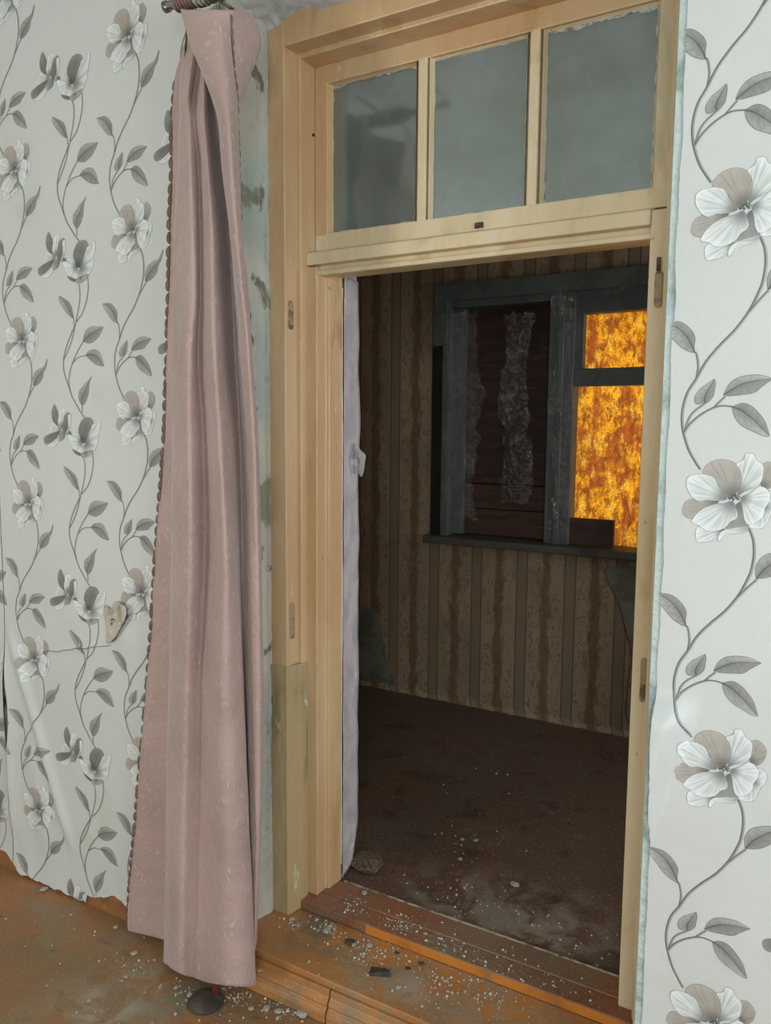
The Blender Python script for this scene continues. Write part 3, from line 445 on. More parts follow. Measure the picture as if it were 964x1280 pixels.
def build_motif(d, centre_dots):
    P = Print(); rnd = random.Random(5)
    for w_, pts in d['stems']:
        q = spline(pts, 6); n = len(q)
        ww = 4.6*w_
        P.ribbon([(x+2.4, y-.6) for x, y in q], ww*.9, (160, 162, 156), .25)
        P.ribbon(q, ww*.62, (108, 111, 105), .3)
    for a, m, b in d['leaves']:
        a, m, b = [spline(t, 5) for t in (a, m, b)]; n = len(m)
        for side, o, c0, c1, c2 in ((0, a, (136, 138, 133), (164, 166, 161), (208, 210, 206)), (1, b, (124, 126, 121), (150, 151, 146), (178, 179, 174))):
            base = len(P.v); K = 4
            for i in range(n):
                t = i/(n-1)
                for k in range(K+1):
                    u = k/K; x = m[i][0]+(o[i][0]-m[i][0])*u; y = m[i][1]+(o[i][1]-m[i][1])*u
                    c = lerp(lerp(c0, c1, min(1, u*1.3)), c2, (t**1.5)*.75 if side == 0 else t*.45)
                    c = lerp(c, (88, 90, 84), .25*rnd.random()); P.v.append((x, y, .4)); P.c.append(lin(c))
            for i in range(n-1):
                for k in range(K): q = base+i*(K+1)+k; P.f.append((q, q+1, q+K+2, q+K+1))
            P.ribbon(o, 1.1, (122, 124, 118), .5)
        P.ribbon(m, [2.2*(1-i/n)+.6 for i in range(n)], INK, .55)
    for li, (tone, pts) in enumerate(d['petals']):
        rim, body, core = TONE[tone]; q = spline(pts, 4, True); n = len(q)
        cx = sum(p[0] for p in q)/n; cy = sum(p[1] for p in q)/n
        fl = centre_dots[0] if tone else (0, 0)
        fc = min(centre_dots, key=lambda c: (c[0]-cx)**2+(c[1]-cy)**2)
        ap = min(q, key=lambda p: (p[0]-fc[0])**2+(p[1]-fc[1])**2); ax, ay = ap[0]+(cx-ap[0])*.06, ap[1]+(cy-ap[1])*.06
        lay = .6+li*.09; base = len(P.v); R = 7; far = max(math.hypot(p[0]-ax, p[1]-ay) for p in q)
        P.v.append((ax, ay, lay)); P.c.append(lin(core))
        st = [rnd.random() for _ in range(n)]
        for r in range(1, R+1):
            u = r/R
            for i, p in enumerate(q):
                P.v.append((ax+(p[0]-ax)*u, ay+(p[1]-ay)*u, lay))
                dd = math.hypot((p[0]-ax)*u, (p[1]-ay)*u)/far
                c = lerp(core, body, sst(.0, .42, dd)); c = lerp(c, rim, sst(.55, 1.0, dd)*.9)
                c = lerp(c, core, (st[i]*.35)*(1-abs(u-.55)*1.2) if st[i] > .55 else 0)
                if r == R: c = lerp(c, rim, .6)
                P.c.append(lin(c))
        for i in range(n): P.f.append((base, base+1+i, base+1+(i+1) % n))
        for r in range(R-1):
            for i in range(n):
                a = base+1+r*n+i; b = base+1+r*n+(i+1) % n; P.f.append((a, b, b+n, a+n))
        ol = [tuple(p) for p in q]+[tuple(q[0])]
        ws = [.5+.9*abs(mnoise.noise(Vector((p[0]*.08, p[1]*.08, li)))) for p in ol]
        P.ribbon(ol, ws, lerp(INK, rim, .25), lay+.04)
        for k in range(7 if tone != 'white2' else 2):
            p = q[rnd.randrange(n)]; a0 = .45+.2*rnd.random(); a1 = a0+.25+.2*rnd.random(); a1 = min(a1, .97)
            P.ribbon([(ax+(p[0]-ax)*u, ay+(p[1]-ay)*u) for u in (a0, (a0+a1)/2, a1)], .55, lerp(body, INK, .45), lay+.05)
    for (cx, cy) in centre_dots:
        for k in range(34):
            an = rnd.random()*6.28; r = 4+rnd.random()*17*(1 if cx == 0 else .45); x, y = cx+r*math.cos(an), cy+r*.6*math.sin(an)
            P.ribbon([(cx+(x-cx)*.3, cy+(y-cy)*.3), (x, y)], .6, (122, 125, 120), 1.95)
            P.ribbon([(x-.9, y), (x+1.1, y+.4)], 1.8, (74, 78, 74), 2.0)
    return P
MA = build_motif(MOT['A'], [(-4, 2)]); MB = build_motif(MOT['B'], [(2, 8), (-62, 30)])
def ridge(x, z, ax, az, bx, bz, w):
    L = math.hypot(bx-ax, bz-az); ux, uz = (bx-ax)/L, (bz-az)/L; t = (x-ax)*ux+(z-az)*uz; d = (x-ax)*uz-(z-az)*ux
    return math.exp(-(d/w)**2)*sst(-.05, .15, t)*(1-sst(L-.15, L+.05, t)), d
def disp_left(x, z):
    d = .004+.0035*mnoise.noise(Vector((x*3, z*2.2, 0)))+.0012*mnoise.noise(Vector((x*11, z*9, 3)))
    d += .020*math.exp(-abs(x+2.605)/.035)*sst(.02, .35, z)*(1-sst(.72, .95, z))
    r, _ = ridge(x, z, -2.59, .95, -2.27, .17, .022); d += .014*r
    r, _ = ridge(x, z, -2.50, .60, -2.42, .1, .05); d += .008*r
    d += .022*sst(.16, -.02, z)*(.5+.5*mnoise.noise(Vector((x*6, 1, 2))))
    # paper sags open round the tear
    d += .010*math.exp(-((x+1.98)/.05)**2-((z-1.0)/.07)**2)
    r, _ = ridge(x, z, -2.38, .885, -2.04, .962, .006); d += .004*r
    return max(d, .002)
def disp_right(x, z):
    d = .004+.0025*mnoise.noise(Vector((x*3+9, z*2.2, 0)))+.0008*mnoise.noise(Vector((x*12, z*9, 3)))
    # loose fold standing off the wall beside the door corner
    t = sst(.70, .80, z)*(1-sst(1.04, 1.12, z)); line = -.312+(z-.774)*.28
    if x < line: d += t*min((line-x)*1.0, .05)
    return max(d, .002)
def sheet(name, x0, x1, zb, z1, step, disp, motifs, edge=None, hole=None, scale=.976):
    """one width of paper with its print; edge(z) shifts the left edge"""
    V, Fc, C, FM = [], [], [], []
    nx = max(2, int((x1-x0)/step)); nz = int((z1+.02)/step)
    white = (.8, .8, .8)
    for j in range(nz+1):
        for i in range(nx+1):
            e0 = x0+(edge(j/nz*z1)[0] if edge else 0); e1 = x1+(edge(j/nz*z1)[1] if edge else 0)
            x = e0+(e1-e0)*i/nx; b = zb(x); z = b+(z1-b)*j/nz
            V.append((x, -disp(x, z), z)); C.append(white)
    for j in range(nz):
        for i in range(nx):
            a = j*(nx+1)+i; cx = V[a][0]+step/2; cz = V[a][2]+step/2
            if hole and hole(cx, cz): continue
            Fc.append((a, a+1, a+nx+2, a+nx+1)); FM.append(0)
    for P, mx, mz, s in motifs:
        idx = {}
        for fc in P.f:
            cx = sum(P.v[k][0] for k in fc)/len(fc)/1000*s+mx; cz = sum(P.v[k][1] for k in fc)/len(fc)/1000*s+mz
            e = edge(cz) if edge else (0, 0)
            if not (x0+e[0] < cx < x1+e[1]) or cz < zb(cx)+.003 or cz > z1 or (hole and hole(cx, cz)): continue
            nf = []
            for k in fc:
                if k not in idx:
                    px, py, l = P.v[k]; x = px/1000*s+mx; z = py/1000*s+mz
                    idx[k] = len(V); V.append((x, -disp(x, z)-.0004-l*.0005, z)); C.append(P.c[k])
                nf.append(idx[k])
            Fc.append(tuple(nf)); FM.append(1)
    o = obj(name, V, Fc, [M_PAPER, M_INK], wall, False, C, FM)
    o.data.polygons.foreach_set('use_smooth', [fm == 0 for fm in FM]); return o
def zb_left(x):
    b = .012*mnoise.noise(Vector((x*22, 0, 0)))+.004*mnoise.noise(Vector((x*90, 0, 0)))
    if x < -2.52: b += .06*sst(-2.54, -2.68, x)
    if x > -2.2: b += .03+.035*sst(-2.2, -2.05, x)-.02*sst(-2.03, -1.99, x)
    return max(.002, b+.008)
def hole_tear(x, z):   # triangular rip by the curtain
    t = (z-.975)/(1.10-.975)
    n = .006*mnoise.noise(Vector((x*90, z*90, 0)))
    return 0 < t < 1 and -2.045+t*.06+n < x < -2.03+t*.10+n and z < 1.075
LEFTM = []
for k in range(-1, 6):
    LEFTM += [(MA, -2.440, 1.972-.5605*2+.5605*(k-1), .976), (MA, -1.893, 1.712+.5605*(k-3), .976), (MB, -2.152, 1.625+.5605*(k-3), 1.0), (MB, -1.605, 1.905+.5605*(k-3), 1.0), (MB, -2.700, 1.905+.5605*(k-4), 1.0), (MA, -2.987, 1.712+.5605*(k-3), .976)]
def gap_l(z): g = .013*sst(.40, .58, z)*(1-sst(.60, .86, z))+.002; return g
def near(lst, a, b): return [m for m in lst if a-.3 < m[1] < b+.3]
def not_hid(a, b): return lambda m: True
sheet('wallpaper_strip', -3.45, -2.61, zb_left, 3.15, .02, disp_left, near(LEFTM, -2.85, -2.61), edge=lambda z: (0, -gap_l(z)))
sheet('wallpaper_strip', -2.61, -2.07, zb_left, 3.15, .008, disp_left, near(LEFTM, -2.61, -2.07), edge=lambda z: (gap_l(z), 0), hole=hole_tear)
sheet('wallpaper_strip', -2.07, REV-.004, zb_left, 3.15, .008, disp_left, near(LEFTM, -2.07, -1.55), hole=hole_tear)
RIGHTM = []
for k in range(0, 6):
    RIGHTM += [(MA, -.166-(k-1)*.009 if k < 4 else -.19, .964+.577*(k-1), 1.0), (MB, .125, 1.175+.577*(k-1), 1.02), (MA, .385, 1.252+.577*(k-1), 1.0), (MB, .67, .887+.577*(k-1), 1.02)]
zr = lambda x: .004
def edge_r(z): return (.004*mnoise.noise(Vector((0, z*9, 7)))+.0015*mnoise.noise(Vector((0, z*60, 7)))+.0, 0)
sheet('wallpaper_strip', -.314, .22, zr, 3.15, .008, disp_right, near(RIGHTM, -.3, .2), edge=edge_r)
sheet('wallpaper_strip', .22, .75, zr, 3.15, .02, disp_right, near(RIGHTM, .22, .75))
sheet('wallpaper_strip', .75, 2.19, zr, 3.15, .03, disp_right, [])
# tear: bare backing and the flap that curls down-left
def flap():
    pts = [(-2.068, 1.090), (-2.035, 1.085), (-2.020, 1.108), (-1.985, 1.116), (-1.945, 1.104), (-1.948, 1.07), (-1.972, 1.035), (-1.995, 1.005), (-2.025, .982), (-2.058, .966), (-2.058, 1.0), (-2.064, 1.04)]
    q = spline([list(p) for p in pts], 5, True); cx, cz = -2.025, 1.045; V = []; R = 7; n = len(q)
    def P(x, z):
        u = ((x+2.06)*.75+(1.10-z)*.2)/.1; return (x, -(.010+.022*sst(0, 1.0, u)+.004*mnoise.noise(Vector((x*24, z*24, 0)))), z)
    V.append(P(cx, cz))
    for r in range(1, R+1):
        for p in q:
            jx = .003*mnoise.noise(Vector((p[0]*150, p[1]*150, 0))) if r == R else 0
            V.append(P(cx+(p[0]-cx)*r/R+jx, cz+(p[1]-cz)*r/R+jx))
    Fc = [(0, 1+i, 1+(i+1) % n) for i in range(n)]
    for r in range(R-1):
        for i in range(n): a = 1+r*n+i; b = 1+r*n+(i+1) % n; Fc.append((a, b, b+n, a+n))
    o = obj('torn_wallpaper_flap', V, Fc, M_TORNBACK, wall, True)
    s = o.modifiers.new('paper', 'SOLIDIFY'); s.thickness = .0012
    o['label'] = 'curled torn flap showing pale backing'
flap()
# thin rip line running left from the tear
rp = [(-2.385+.34*t, -disp_left(-2.385+.34*t, .885+.075*t)-.0012, .885+.075*t+.006*mnoise.noise(Vector((t*7, 0, 0)))+.003*mnoise.noise(Vector((t*30, 0, 0)))) for t in [i/40 for i in range(41)]]
V, Fc = tube(rp, .0011, 4); obj('rip_edge', V, Fc, M_BROWNBAND, wall)

# ------------------------------------------------------------------ door frame with transom light
door = empty('door_1', (-.9, .27, .14), 'tan painted door frame with a three pane transom light, door missing', 'door frame'); door['kind'] = 'structure'
TOP = 2.775
XI = (-1.455, -.368)
def pz(name, poly, z0, z1, mat, parent=door, bv=.0035):
    v, f = prism(poly, 'z', z0, z1); return bev(fixn(obj(name, v, f, mat, parent)), bv)
def px_(name, poly, x0, x1, mat, parent=door, bv=.0035):
    v, f = prism(poly, 'x', x0, x1); return bev(fixn(obj(name, v, f, mat, parent)), bv)
pz('casing_board', [(-1.52, .17), (XI[0], .17), (XI[0], .34), (-1.52, .34)], .111, 2.87, M_TAN)
pz('casing_board', [(XI[1], .17), (-.34, .17), (-.34, .34), (XI[1], .34)], .111, 2.87, M_TAN_LIT)
px_('casing_board', [(.1705, TOP), (.1705, 2.88), (.34, 2.88), (.34, TOP)], XI[0]-.002, XI[1]+.002, M_TAN)
pz('bead_moulding', [(XI[0]-.01, .229), (XI[0]+.015, .229), (XI[0]+.015, .36), (XI[0]-.01, .36)], .142, TOP+.01, M_TAN)
pz('bead_moulding', [(XI[1]-.015, .229), (XI[1]+.01, .229), (XI[1]+.01, .36), (XI[1]-.015, .36)], .142, TOP+.01, M_TAN_LIT)
px_('bead_moulding', [(.229, TOP-.014), (.229, TOP+.01), (.36, TOP+.01), (.36, TOP-.014)], XI[0]+.013, XI[1]-.013, M_TAN)
pz('jamb', [(-1.50, .262), (-1.405, .262), (-1.405, .312), (-1.393, .314), (-1.388, .382), (-1.50, .382)], .142, 2.168, M_TAN)
pz('jamb', [(-.345, .262), (-.425, .262), (-.425, .312), (-.436, .314), (-.441, .382), (-.345, .382)], .142, 2.208, M_TAN_LIT)
px_('transom_bar', [(.255, 2.172), (.255, 2.208), (.302, 2.222), (.382, 2.222), (.382, 2.150), (.314, 2.150), (.310, 2.142), (.270, 2.142), (.270, 2.156), (.286, 2.158), (.286, 2.172)], -1.44, -.424, M_TAN_LIT)
pz('repair_board', [(-1.518, .164), (-1.453, .164), (-1.437, .226), (-1.437, .257), (-1.518, .257)], .112, .935, M_PATCH, bv=.002)
# worn hinge leaves let into the jambs and painted over
def hinge(x0, x1, y, z0, z1, mat):
    n = 10; P = []; cx = (x0+x1)/2; r = (x1-x0)/2
    for k in range(n+1): a = math.pi*k/n; P.append((cx+r*math.cos(a), z1-r+r*math.sin(a)))
    for k in range(n+1): a = math.pi+math.pi*k/n; P.append((cx+r*math.cos(a), z0+r+r*math.sin(a)))
    v, f = prism(P, 'y', y-.003, y+.004); o = bev(fixn(obj('hinge', v, f, mat, door)), .001); o['label'] = 'painted over old hinge'
    return o
M_HINGE = worn('painted_over_hinge', (158, 140, 106), [((96, 84, 66), 30, .48, .62)], .5)
h = hinge(-.409, -.391, .261, 1.975, 2.062, M_HINGE); bx = box('hinge_pin', (-.406, -.397, .256, .263, 2.062, 2.094), M_RUST, h, .001)
hinge(-.403, -.388, .261, .99, 1.105, M_HINGE)
def side_hinge(z0, z1):
    v, f = prism([(.184, z0+.008), (.19, z0), (.203, z0), (.209, z0+.008), (.209, z1-.008), (.203, z1), (.19, z1), (.184, z1-.008)], 'x', XI[0]-.004, XI[0]+.0025)
    o = bev(fixn(obj('hinge', v, f, M_HINGE, door)), .001); o['label'] = 'painted over old hinge'
side_hinge(1.975, 2.06); side_hinge(1.02, 1.135)
# transom sash
sash = obj('transom_sash', *prism([(-1.4385, 2.222), (-.385, 2.222), (-.385, 2.272), (-1.4385, 2.272)], 'y', .302, .345), M_TAN_LIT, door); fixn(sash); bev(sash, .003)
box('rail', (-1.4385, -.385, .302, .345, 2.708, 2.762), M_TAN, sash)
box('stile', (-1.4385, -1.392, .3015, .3455, 2.265, 2.715), M_TAN, sash)
box('stile', (-.432, -.385, .3015, .3455, 2.265, 2.715), M_TAN_LIT, sash)
GX = [(-1.392, -1.092), (-1.05, -.764), (-.722, -.432)]
for x0, x1 in ((-1.092, -1.05), (-.764, -.722)): bev(box('muntin', (x0+.007, x1-.007, .300, .345, 2.268, 2.712), M_TAN_LIT, sash, 0), .004)
for gi, (x0, x1) in enumerate(GX):
    # glazing bead around each pane
    ring_o = [(x0, 2.268), (x1, 2.268), (x1, 2.712), (x0, 2.712)]; ring_i = [(x0+.007, 2.276), (x1-.007, 2.276), (x1-.007, 2.704), (x0+.007, 2.704)]
    V = [(x, .304, z) for x, z in ring_o]+[(x, .322, z) for x, z in ring_i]+[(x, .335, z) for x, z in ring_o]
    Fc = [(i, (i+1) % 4, 4+(i+1) % 4, 4+i) for i in range(4)]+[(4+i, 4+(i+1) % 4, 8+(i+1) % 4, 8+i) for i in range(4)]
    obj('glazing_bead', V, Fc, M_TAN_LIT if gi else M_TAN, sash)
    box('glass_pane', (x0+.004, x1-.004, .3225, .3255, 2.273, 2.707), M_GLASS, sash, 0)
    # ragged putty smears along the edges of the glass
    V, Fc = [], []
    def smear(p0, p1, nx, nz, amp, seed):
        n = 50; b = len(V)
        for i in range(n+1):
            t = i/n; x = p0[0]+(p1[0]-p0[0])*t; z = p0[1]+(p1[1]-p0[1])*t; hh = amp*max(0, .25+1.3*mnoise.noise(Vector((t*5, seed, 0)))+.5*mnoise.noise(Vector((t*25, seed, 0))))+.0008
            V.append((x, .3220, z)); V.append((x+nx*hh, .3222, z+nz*hh))
        for i in range(n): a = b+2*i; Fc.append((a, a+2, a+3, a+1))
    a0, a1, b0, b1 = x0+.007, x1-.007, 2.276, 2.704
    smear((a0, b1), (a1, b1), 0, -1, .012 if gi != 1 else .003, gi+.3); smear((a0, b0), (a1, b0), 0, 1, .003, gi+7.3); smear((a0, b0), (a0, b1), 1, 0, .003, gi+3.3); smear((a1, b0), (a1, b1), -1, 0, .003, gi+5.3)
    obj('putty', V, Fc, M_PUTTY, sash)
# remains of a turn-button latch at the middle of the bottom rail
lt = obj('latch', *join_boxes([(-.902, -.878, .296, .303, 2.228, 2.243), (-.896, -.884, .288, .297, 2.231, 2.240)]), M_RUST, sash); bev(lt, .001)
lt['label'] = 'rusty latch stub'
for x, y, z in ((-1.4395, .2935, 2.565),):
    V, Fc = tube([(x-.004, y, z), (x+.003, y, z)], .0045, 10); obj('nail_hole', V, Fc, M_GAP, door)
for x, y, z in ((-1.41, .262, 2.13), (-1.39, .314, 2.11), (-.42, .262, 2.14), (-.41, .262, 1.45), (-.405, .262, .85), (-.355, .17, .62)):
    V, Fc = tube([(x, y+.004, z), (x, y-.0035, z)], [.0045, .003], 8); obj('nail', V, Fc, M_CHIP, door)
# torn lining paper glued round the far edge of the left reveal
def lining():
    V, Fc = [], []; nz, ny = 170, 8
    for i in range(nz+1):
        z = .15+i/nz*2.01
        ext = .125+.022*mnoise.noise(Vector((0, z*3.1, 5)))+.008*mnoise.noise(Vector((0, z*12, 5)))
        if z < .30: ext += .12*(.30-z)*-2
        for j in range(ny+1):
            t = j/ny; y = .3825+ext*t; x = -1.386-.030*(y-.3825)/.14+.010*t*t*(1+mnoise.noise(Vector((z*4, 9, t))))+.002*mnoise.noise(Vector((z*9, t*3, 1)))
            if j == 0: x += .0045+.0025*max(0, mnoise.noise(Vector((z*3, 2, 2))))
            V.append((x, y, z))
    for i in range(nz):
        for j in range(ny): a = i*(ny+1)+j; Fc.append((a, a+1, a+ny+2, a+ny+1))
    o = obj('lining_paper', V, Fc, M_WHITEPAPER, wall, True); s = o.modifiers.new('paper', 'SOLIDIFY'); s.thickness = .0015
    V, Fc = [], []
    q = [(-1.427, 1.628), (-1.408, 1.622), (-1.392, 1.606), (-1.376, 1.592), (-1.378, 1.566), (-1.386, 1.540), (-1.396, 1.521), (-1.414, 1.535), (-1.428, 1.53), (-1.432, 1.58)]
    q = spline([list(p) for p in q], 4, True); n = len(q); cx, cz = -1.40, 1.575
    P = lambda x, z: (x+.034, .455-.2*(x+1.43)+.010*mnoise.noise(Vector((x*18, z*18, 0)))+.006*abs(x+1.40)/.03, z)
    V.append(P(cx, cz))
    for r in range(1, 6): V += [P(cx+(p[0]-cx)*r/5, cz+(p[1]-cz)*r/5) for p in q]
    Fc = [(0, 1+i, 1+(i+1) % n) for i in range(n)]
    for r in range(4):
        for i in range(n): a = 1+r*n+i; b = 1+r*n+(i+1) % n; Fc.append((a, b, b+n, a+n))
    o = obj('loose_paper_flap', V, Fc, M_WHITEPAPER, wall, True); s = o.modifiers.new('paper', 'SOLIDIFY'); s.thickness = .0015
lining()
V, Fc = [], []
for i in range(201):
    z = .2+i*.0096; w_ = .0022+.0045*max(0, mnoise.noise(Vector((z*2.3, 3, 1)))+.25)+.001*mnoise.noise(Vector((z*30, 3, 1)))
    V += [(-1.3895, .3805, z), (-1.3885+w_, .3800, z)]
for i in range(200): Fc.append((2*i, 2*i+1, 2*i+3, 2*i+2))
o = obj('torn_paper_edge', V, Fc, worn('bright_torn_paper_edge', (236, 232, 224), [((214, 208, 200), 20, .5, .65)], .8, None), wall); o['label'] = 'bright white torn edge of the lining paper'

# ------------------------------------------------------------------ raised step and sill boards in the doorway
step = empty('trim_1', (-.9, 0, 0), 'raised ochre painted wooden step with a moulded front edge across the doorway', 'step'); step['kind'] = 'structure'
box('step_board', (-1.60, -.2, -.018, .218, .089, .111), M_STEP, step, .004)
box('riser', (-1.60, -.2, .0, .2, 0, .09), M_STEP, step, 0)
prof = [(.01, .088), (-.024, .088), (-.026, .072), (-.026, .068), (-.034, .060), (-.038, .050), (-.036, .043), (-.044, .036), (-.048, .024), (-.048, .002), (.01, .002)]
for a, b in ((-1.60, -1.165), (-1.160, -.2)): px_('nosing_moulding', prof, a, b, M_STEP, step, .0015)
sill = empty('trim_2', (-.9, .25, .111), 'red brown wooden door sill with an orange edge, its lit stretch put in bright colour', 'door sill'); sill['kind'] = 'structure'
box('sill_board', (-1.50, -.33, .2165, .288, .1115, .142), M_SILL, sill, .003)
box('sill_board', (-1.50, -.33, .290, .372, .1115, .1445), M_SILL, sill, .003)
box('lit_edge', (-1.19, -.34, .2145, .2166, .1125, .1395), M_RISER, sill, .0008)  # bright orange only on the lit stretch, starting where the curtain's shadow ends
box('edge_batten', (-1.375, -.43, .3735, .379, .1385, .1475), M_EDGE, sill, .001)

# ------------------------------------------------------------------ far window
win = empty('window_1', (-1.2, YF, 1.06), 'teal framed far window, boarded on the left and glowing amber on the right', 'window'); win['kind'] = 'structure'
Y = YF
box('casing_board', (-1.955, -1.878, Y-.028, Y+.005, 2.135, 2.462), M_TEAL, win)
box('casing_board', (-1.955, -.49, Y-.029, Y+.005, 2.372, 2.463), M_TEAL, win)
box('dark_gap_strip', (-1.975, -1.912, Y-.006, Y+.006, 1.09, 2.134), M_GAP, win, 0)  # near-black strip painted for the shade where casing is missing
box('frame_lining', (-1.912, -1.868, Y-.012, Y+.12, 1.09, 2.375), M_TEAL, win)
box('frame_lining', (-1.87, -.5, Y-.004, Y+.12, 2.335, 2.374), M_TEAL, win)
box('window_stool', (-1.985, -.49, Y-.085, Y+.2, 1.052, 1.092), M_SILLW, win, .006)
ls = box('window_sash', (-1.872, -1.80, Y+.03, Y+.075, 1.10, 2.335), M_TEAL, win)
ls['label'] = 'teal stile of the boarded left sash'
box('mullion', (-1.312, -1.178, Y-.012, Y+.09, 1.092, 2.36), M_TEAL, win, .006)
box('mullion_bead', (-1.262, -1.232, Y-.024, Y-.010, 1.092, 2.35), M_TEAL, win, .004)
box('top_rail', (-1.18, -.5, Y+.0, Y+.07, 2.262, 2.34), M_TEAL, win)
box('stile', (-1.180, -1.140, Y+.01, Y+.06, 1.98, 2.27), M_TEAL, win)
box('transom_rail', (-1.18, -.5, Y-.006, Y+.06, 1.902, 1.99), M_TEAL, win, .006)
box('light_stop_board', (-1.93, -1.25, Y+.14, Y+.16, 1.06, 2.43), M_GAP, win)  # added dark sheet that stops outside light at the board gaps
box('shutter_board', (-1.93, -1.30, Y+.11, Y+.13, 1.384, 2.34), M_BOARD, win)
box('shutter_board', (-1.93, -1.30, Y+.10, Y+.125, 1.245, 1.378), M_BOARD2, win)
box('shutter_board', (-1.93, -1.30, Y+.105, Y+.13, 1.095, 1.24), M_BOARD2, win)
box('bottom_board', (-1.178, -.955, Y+.01, Y+.04, 1.095, 1.232), M_BOARD, win)
# amber cloth hung behind the right hand sash
V, Fc = [], []
for i in range(41):
    for j in range(61):
        x = -1.23+i*.018; z = 1.08+j*.0205
        V.append((x, Y+.115+.012*math.sin(x*38+2*mnoise.noise(Vector((x*3, z*2, 0))))+.006*mnoise.noise(Vector((x*20, z*12, 0))), z))
for i in range(40):
    for j in range(60): a = i*61+j; Fc.append((a, a+1, a+62, a+61))
o = obj('amber_cloth', V, Fc, M_AMBER, None, True); tag(o, 'amber orange translucent cloth hung over the right side of the far window', 'cloth')
def film(x0, x1, z0, z1, y, amp, seed, label):
    V, Fc = [], []; nx, nz = 60, 130
    for i in range(nx+1):
        for j in range(nz+1):
            u, t = i/nx, j/nz
            wd = .80+.45*mnoise.noise(Vector((t*3.2, 0, seed)))+.25*mnoise.noise(Vector((t*14, 0, seed))); sh = .035*mnoise.noise(Vector((t*2.6, 4, seed)))
            x = (x0+x1)/2+sh+(x1-x0)*(u-.5)*min(wd, 1.1)+.012*mnoise.noise(Vector((t*22, u, seed))); z = z0+(z1-z0)*t+.02*mnoise.noise(Vector((u*5, t, seed+2)))
            d = mnoise.noise(Vector((x*10, z*5, seed)))*1.0+abs(mnoise.noise(Vector((x*26+z*9, z*16, seed))))*.7+abs(mnoise.noise(Vector((x*60, z*44, seed))))*.3
            V.append((x, y-amp*d, z))
    for i in range(nx):
        for j in range(nz): a = i*(nz+1)+j; Fc.append((a, a+1, a+nz+2, a+nz+1))
    o = obj('plastic_film', V, Fc, M_FILM, None, True); tag(o, label, 'plastic sheet', 'crumpled film left on the far window'); return o
film(-1.90, -1.64, 1.20, 2.30, Y-.055, .030, 1.0, 'crumpled clear plastic film along the left edge of the boarded window')
film(-1.56, -1.37, 1.30, 2.28, Y-.045, .032, 5.0, 'crumpled clear plastic film hanging over the middle of the boarded window')
film(-1.285, -1.15, 1.18, 2.36, Y-.06, .026, 9.0, 'strip of clear plastic film over the teal mullion beside the amber cloth')

# ------------------------------------------------------------------ curtain and rod
NODES = [[tuple(c/1000 for c in p) for p in r] for r in DATA['curtain']]
def build_curtain():
    rows = []
    cols = [spline([list(r[k]) for r in NODES], 16) for k in range(13)]
    for j in range(len(cols[0])): rows.append(spline([cols[k][j] for k in range(13)], 9))
    # texture coordinates from arc length of a row two thirds down
    ref = rows[int(len(rows)*.7)]; ul = [0.0]
    for a, b in zip(ref, ref[1:]): ul.append(ul[-1]+math.dist(a, b))
    V, Fc, UV = [], [], []; nr, nc = len(rows), len(rows[0])
    for j, r in enumerate(rows):
        t = j/(nr-1)
        for i, p in enumerate(r):
            w_ = .006*mnoise.noise(Vector((ul[i]*14, p[2]*2.0, 0)))+.0025*mnoise.noise(Vector((ul[i]*40, p[2]*9, 3)))+.004*sst(.30, 0, t)*mnoise.noise(Vector((ul[i]*30, p[2]*16, 5)))
            hem = .006*math.sin(ul[i]*21)*sst(.97, 1, t)
            V.append((p[0]+w_*.3, min(p[1]-w_, -.028), max(p[2]+hem, .008))); UV.append((ul[i], p[2]))
    for j in range(nr-1):
        for i in range(nc-1): a = j*nc+i; Fc.append((a, a+nc, a+nc+1, a+1))
    return V, Fc, UV
cur = empty('curtain', (-1.55, -.12, .05), 'dusty pink jacquard curtain gathered left of the doorway', 'curtain')
V, Fc, UV = build_curtain()
cl = obj('cloth', V, Fc, M_CURT, cur, True, uvs=UV); s = cl.modifiers.new('weave', 'SOLIDIFY'); s.thickness = .0016
def scallops(path, name, step, rad, dirx, dy):
    pts = [Vector(p) for p in spline([list(p) for p in path], 20)]; V, Fc = [], []; acc = 0; last = pts[0]
    for a, b in zip(pts, pts[1:]):
        acc += (b-a).length
        if acc >= step:
            acc -= step; t = (b-a).normalized(); n0 = len(V); V.append(b+Vector((-dirx*.004, dy, 0)))
            nrm = Vector((dirx, 0, 0)); r = rad*(.85+.3*random.random())
            for k in range(9):
                an = -math.pi/2+math.pi*k/8; V.append(b+t*(step*.52*math.sin(an))+nrm*(r*math.cos(an))+Vector((-dirx*.002, dy-.002*math.cos(an), 0)))
            for k in range(8): Fc.append((n0, n0+1+k, n0+2+k))
    o = obj(name, V, Fc, M_TRIM, cur, True); s = o.modifiers.new('cloth', 'SOLIDIFY'); s.thickness = .002; o['label'] = 'mauve scalloped edging'
scallops([r[0] for r in NODES[2:]], 'scalloped_edging', .034, .011, -1, 0)
scallops([r[11] for r in NODES[:7]], 'scalloped_edging', .026, .008, 1, -.004)
rodz, rody = 2.781, -.14
def pleat_tube(name, x0, x1, r0, r1, n, mat, parent):
    V, Fc = [], []; seg = 20; m = n*4
    for i in range(m+1):
        x = x0+(x1-x0)*i/m; rr = r0+(r1-r0)*(.5+.5*math.sin(i*math.pi/2+.7))
        for k in range(seg):
            an = 2*math.pi*k/seg; r = rr*(1+.12*mnoise.noise(Vector((i*.9, k*.8, 0)))); V.append((x+.003*mnoise.noise(Vector((k*.7, i, 2))), rody+r*math.cos(an), rodz+r*math.sin(an)))
    for i in range(m):
        for k in range(seg): a = i*seg+k; b = i*seg+(k+1) % seg; Fc.append((a, b, b+seg, a+seg))
    return obj(name, V, Fc, mat, parent, True)
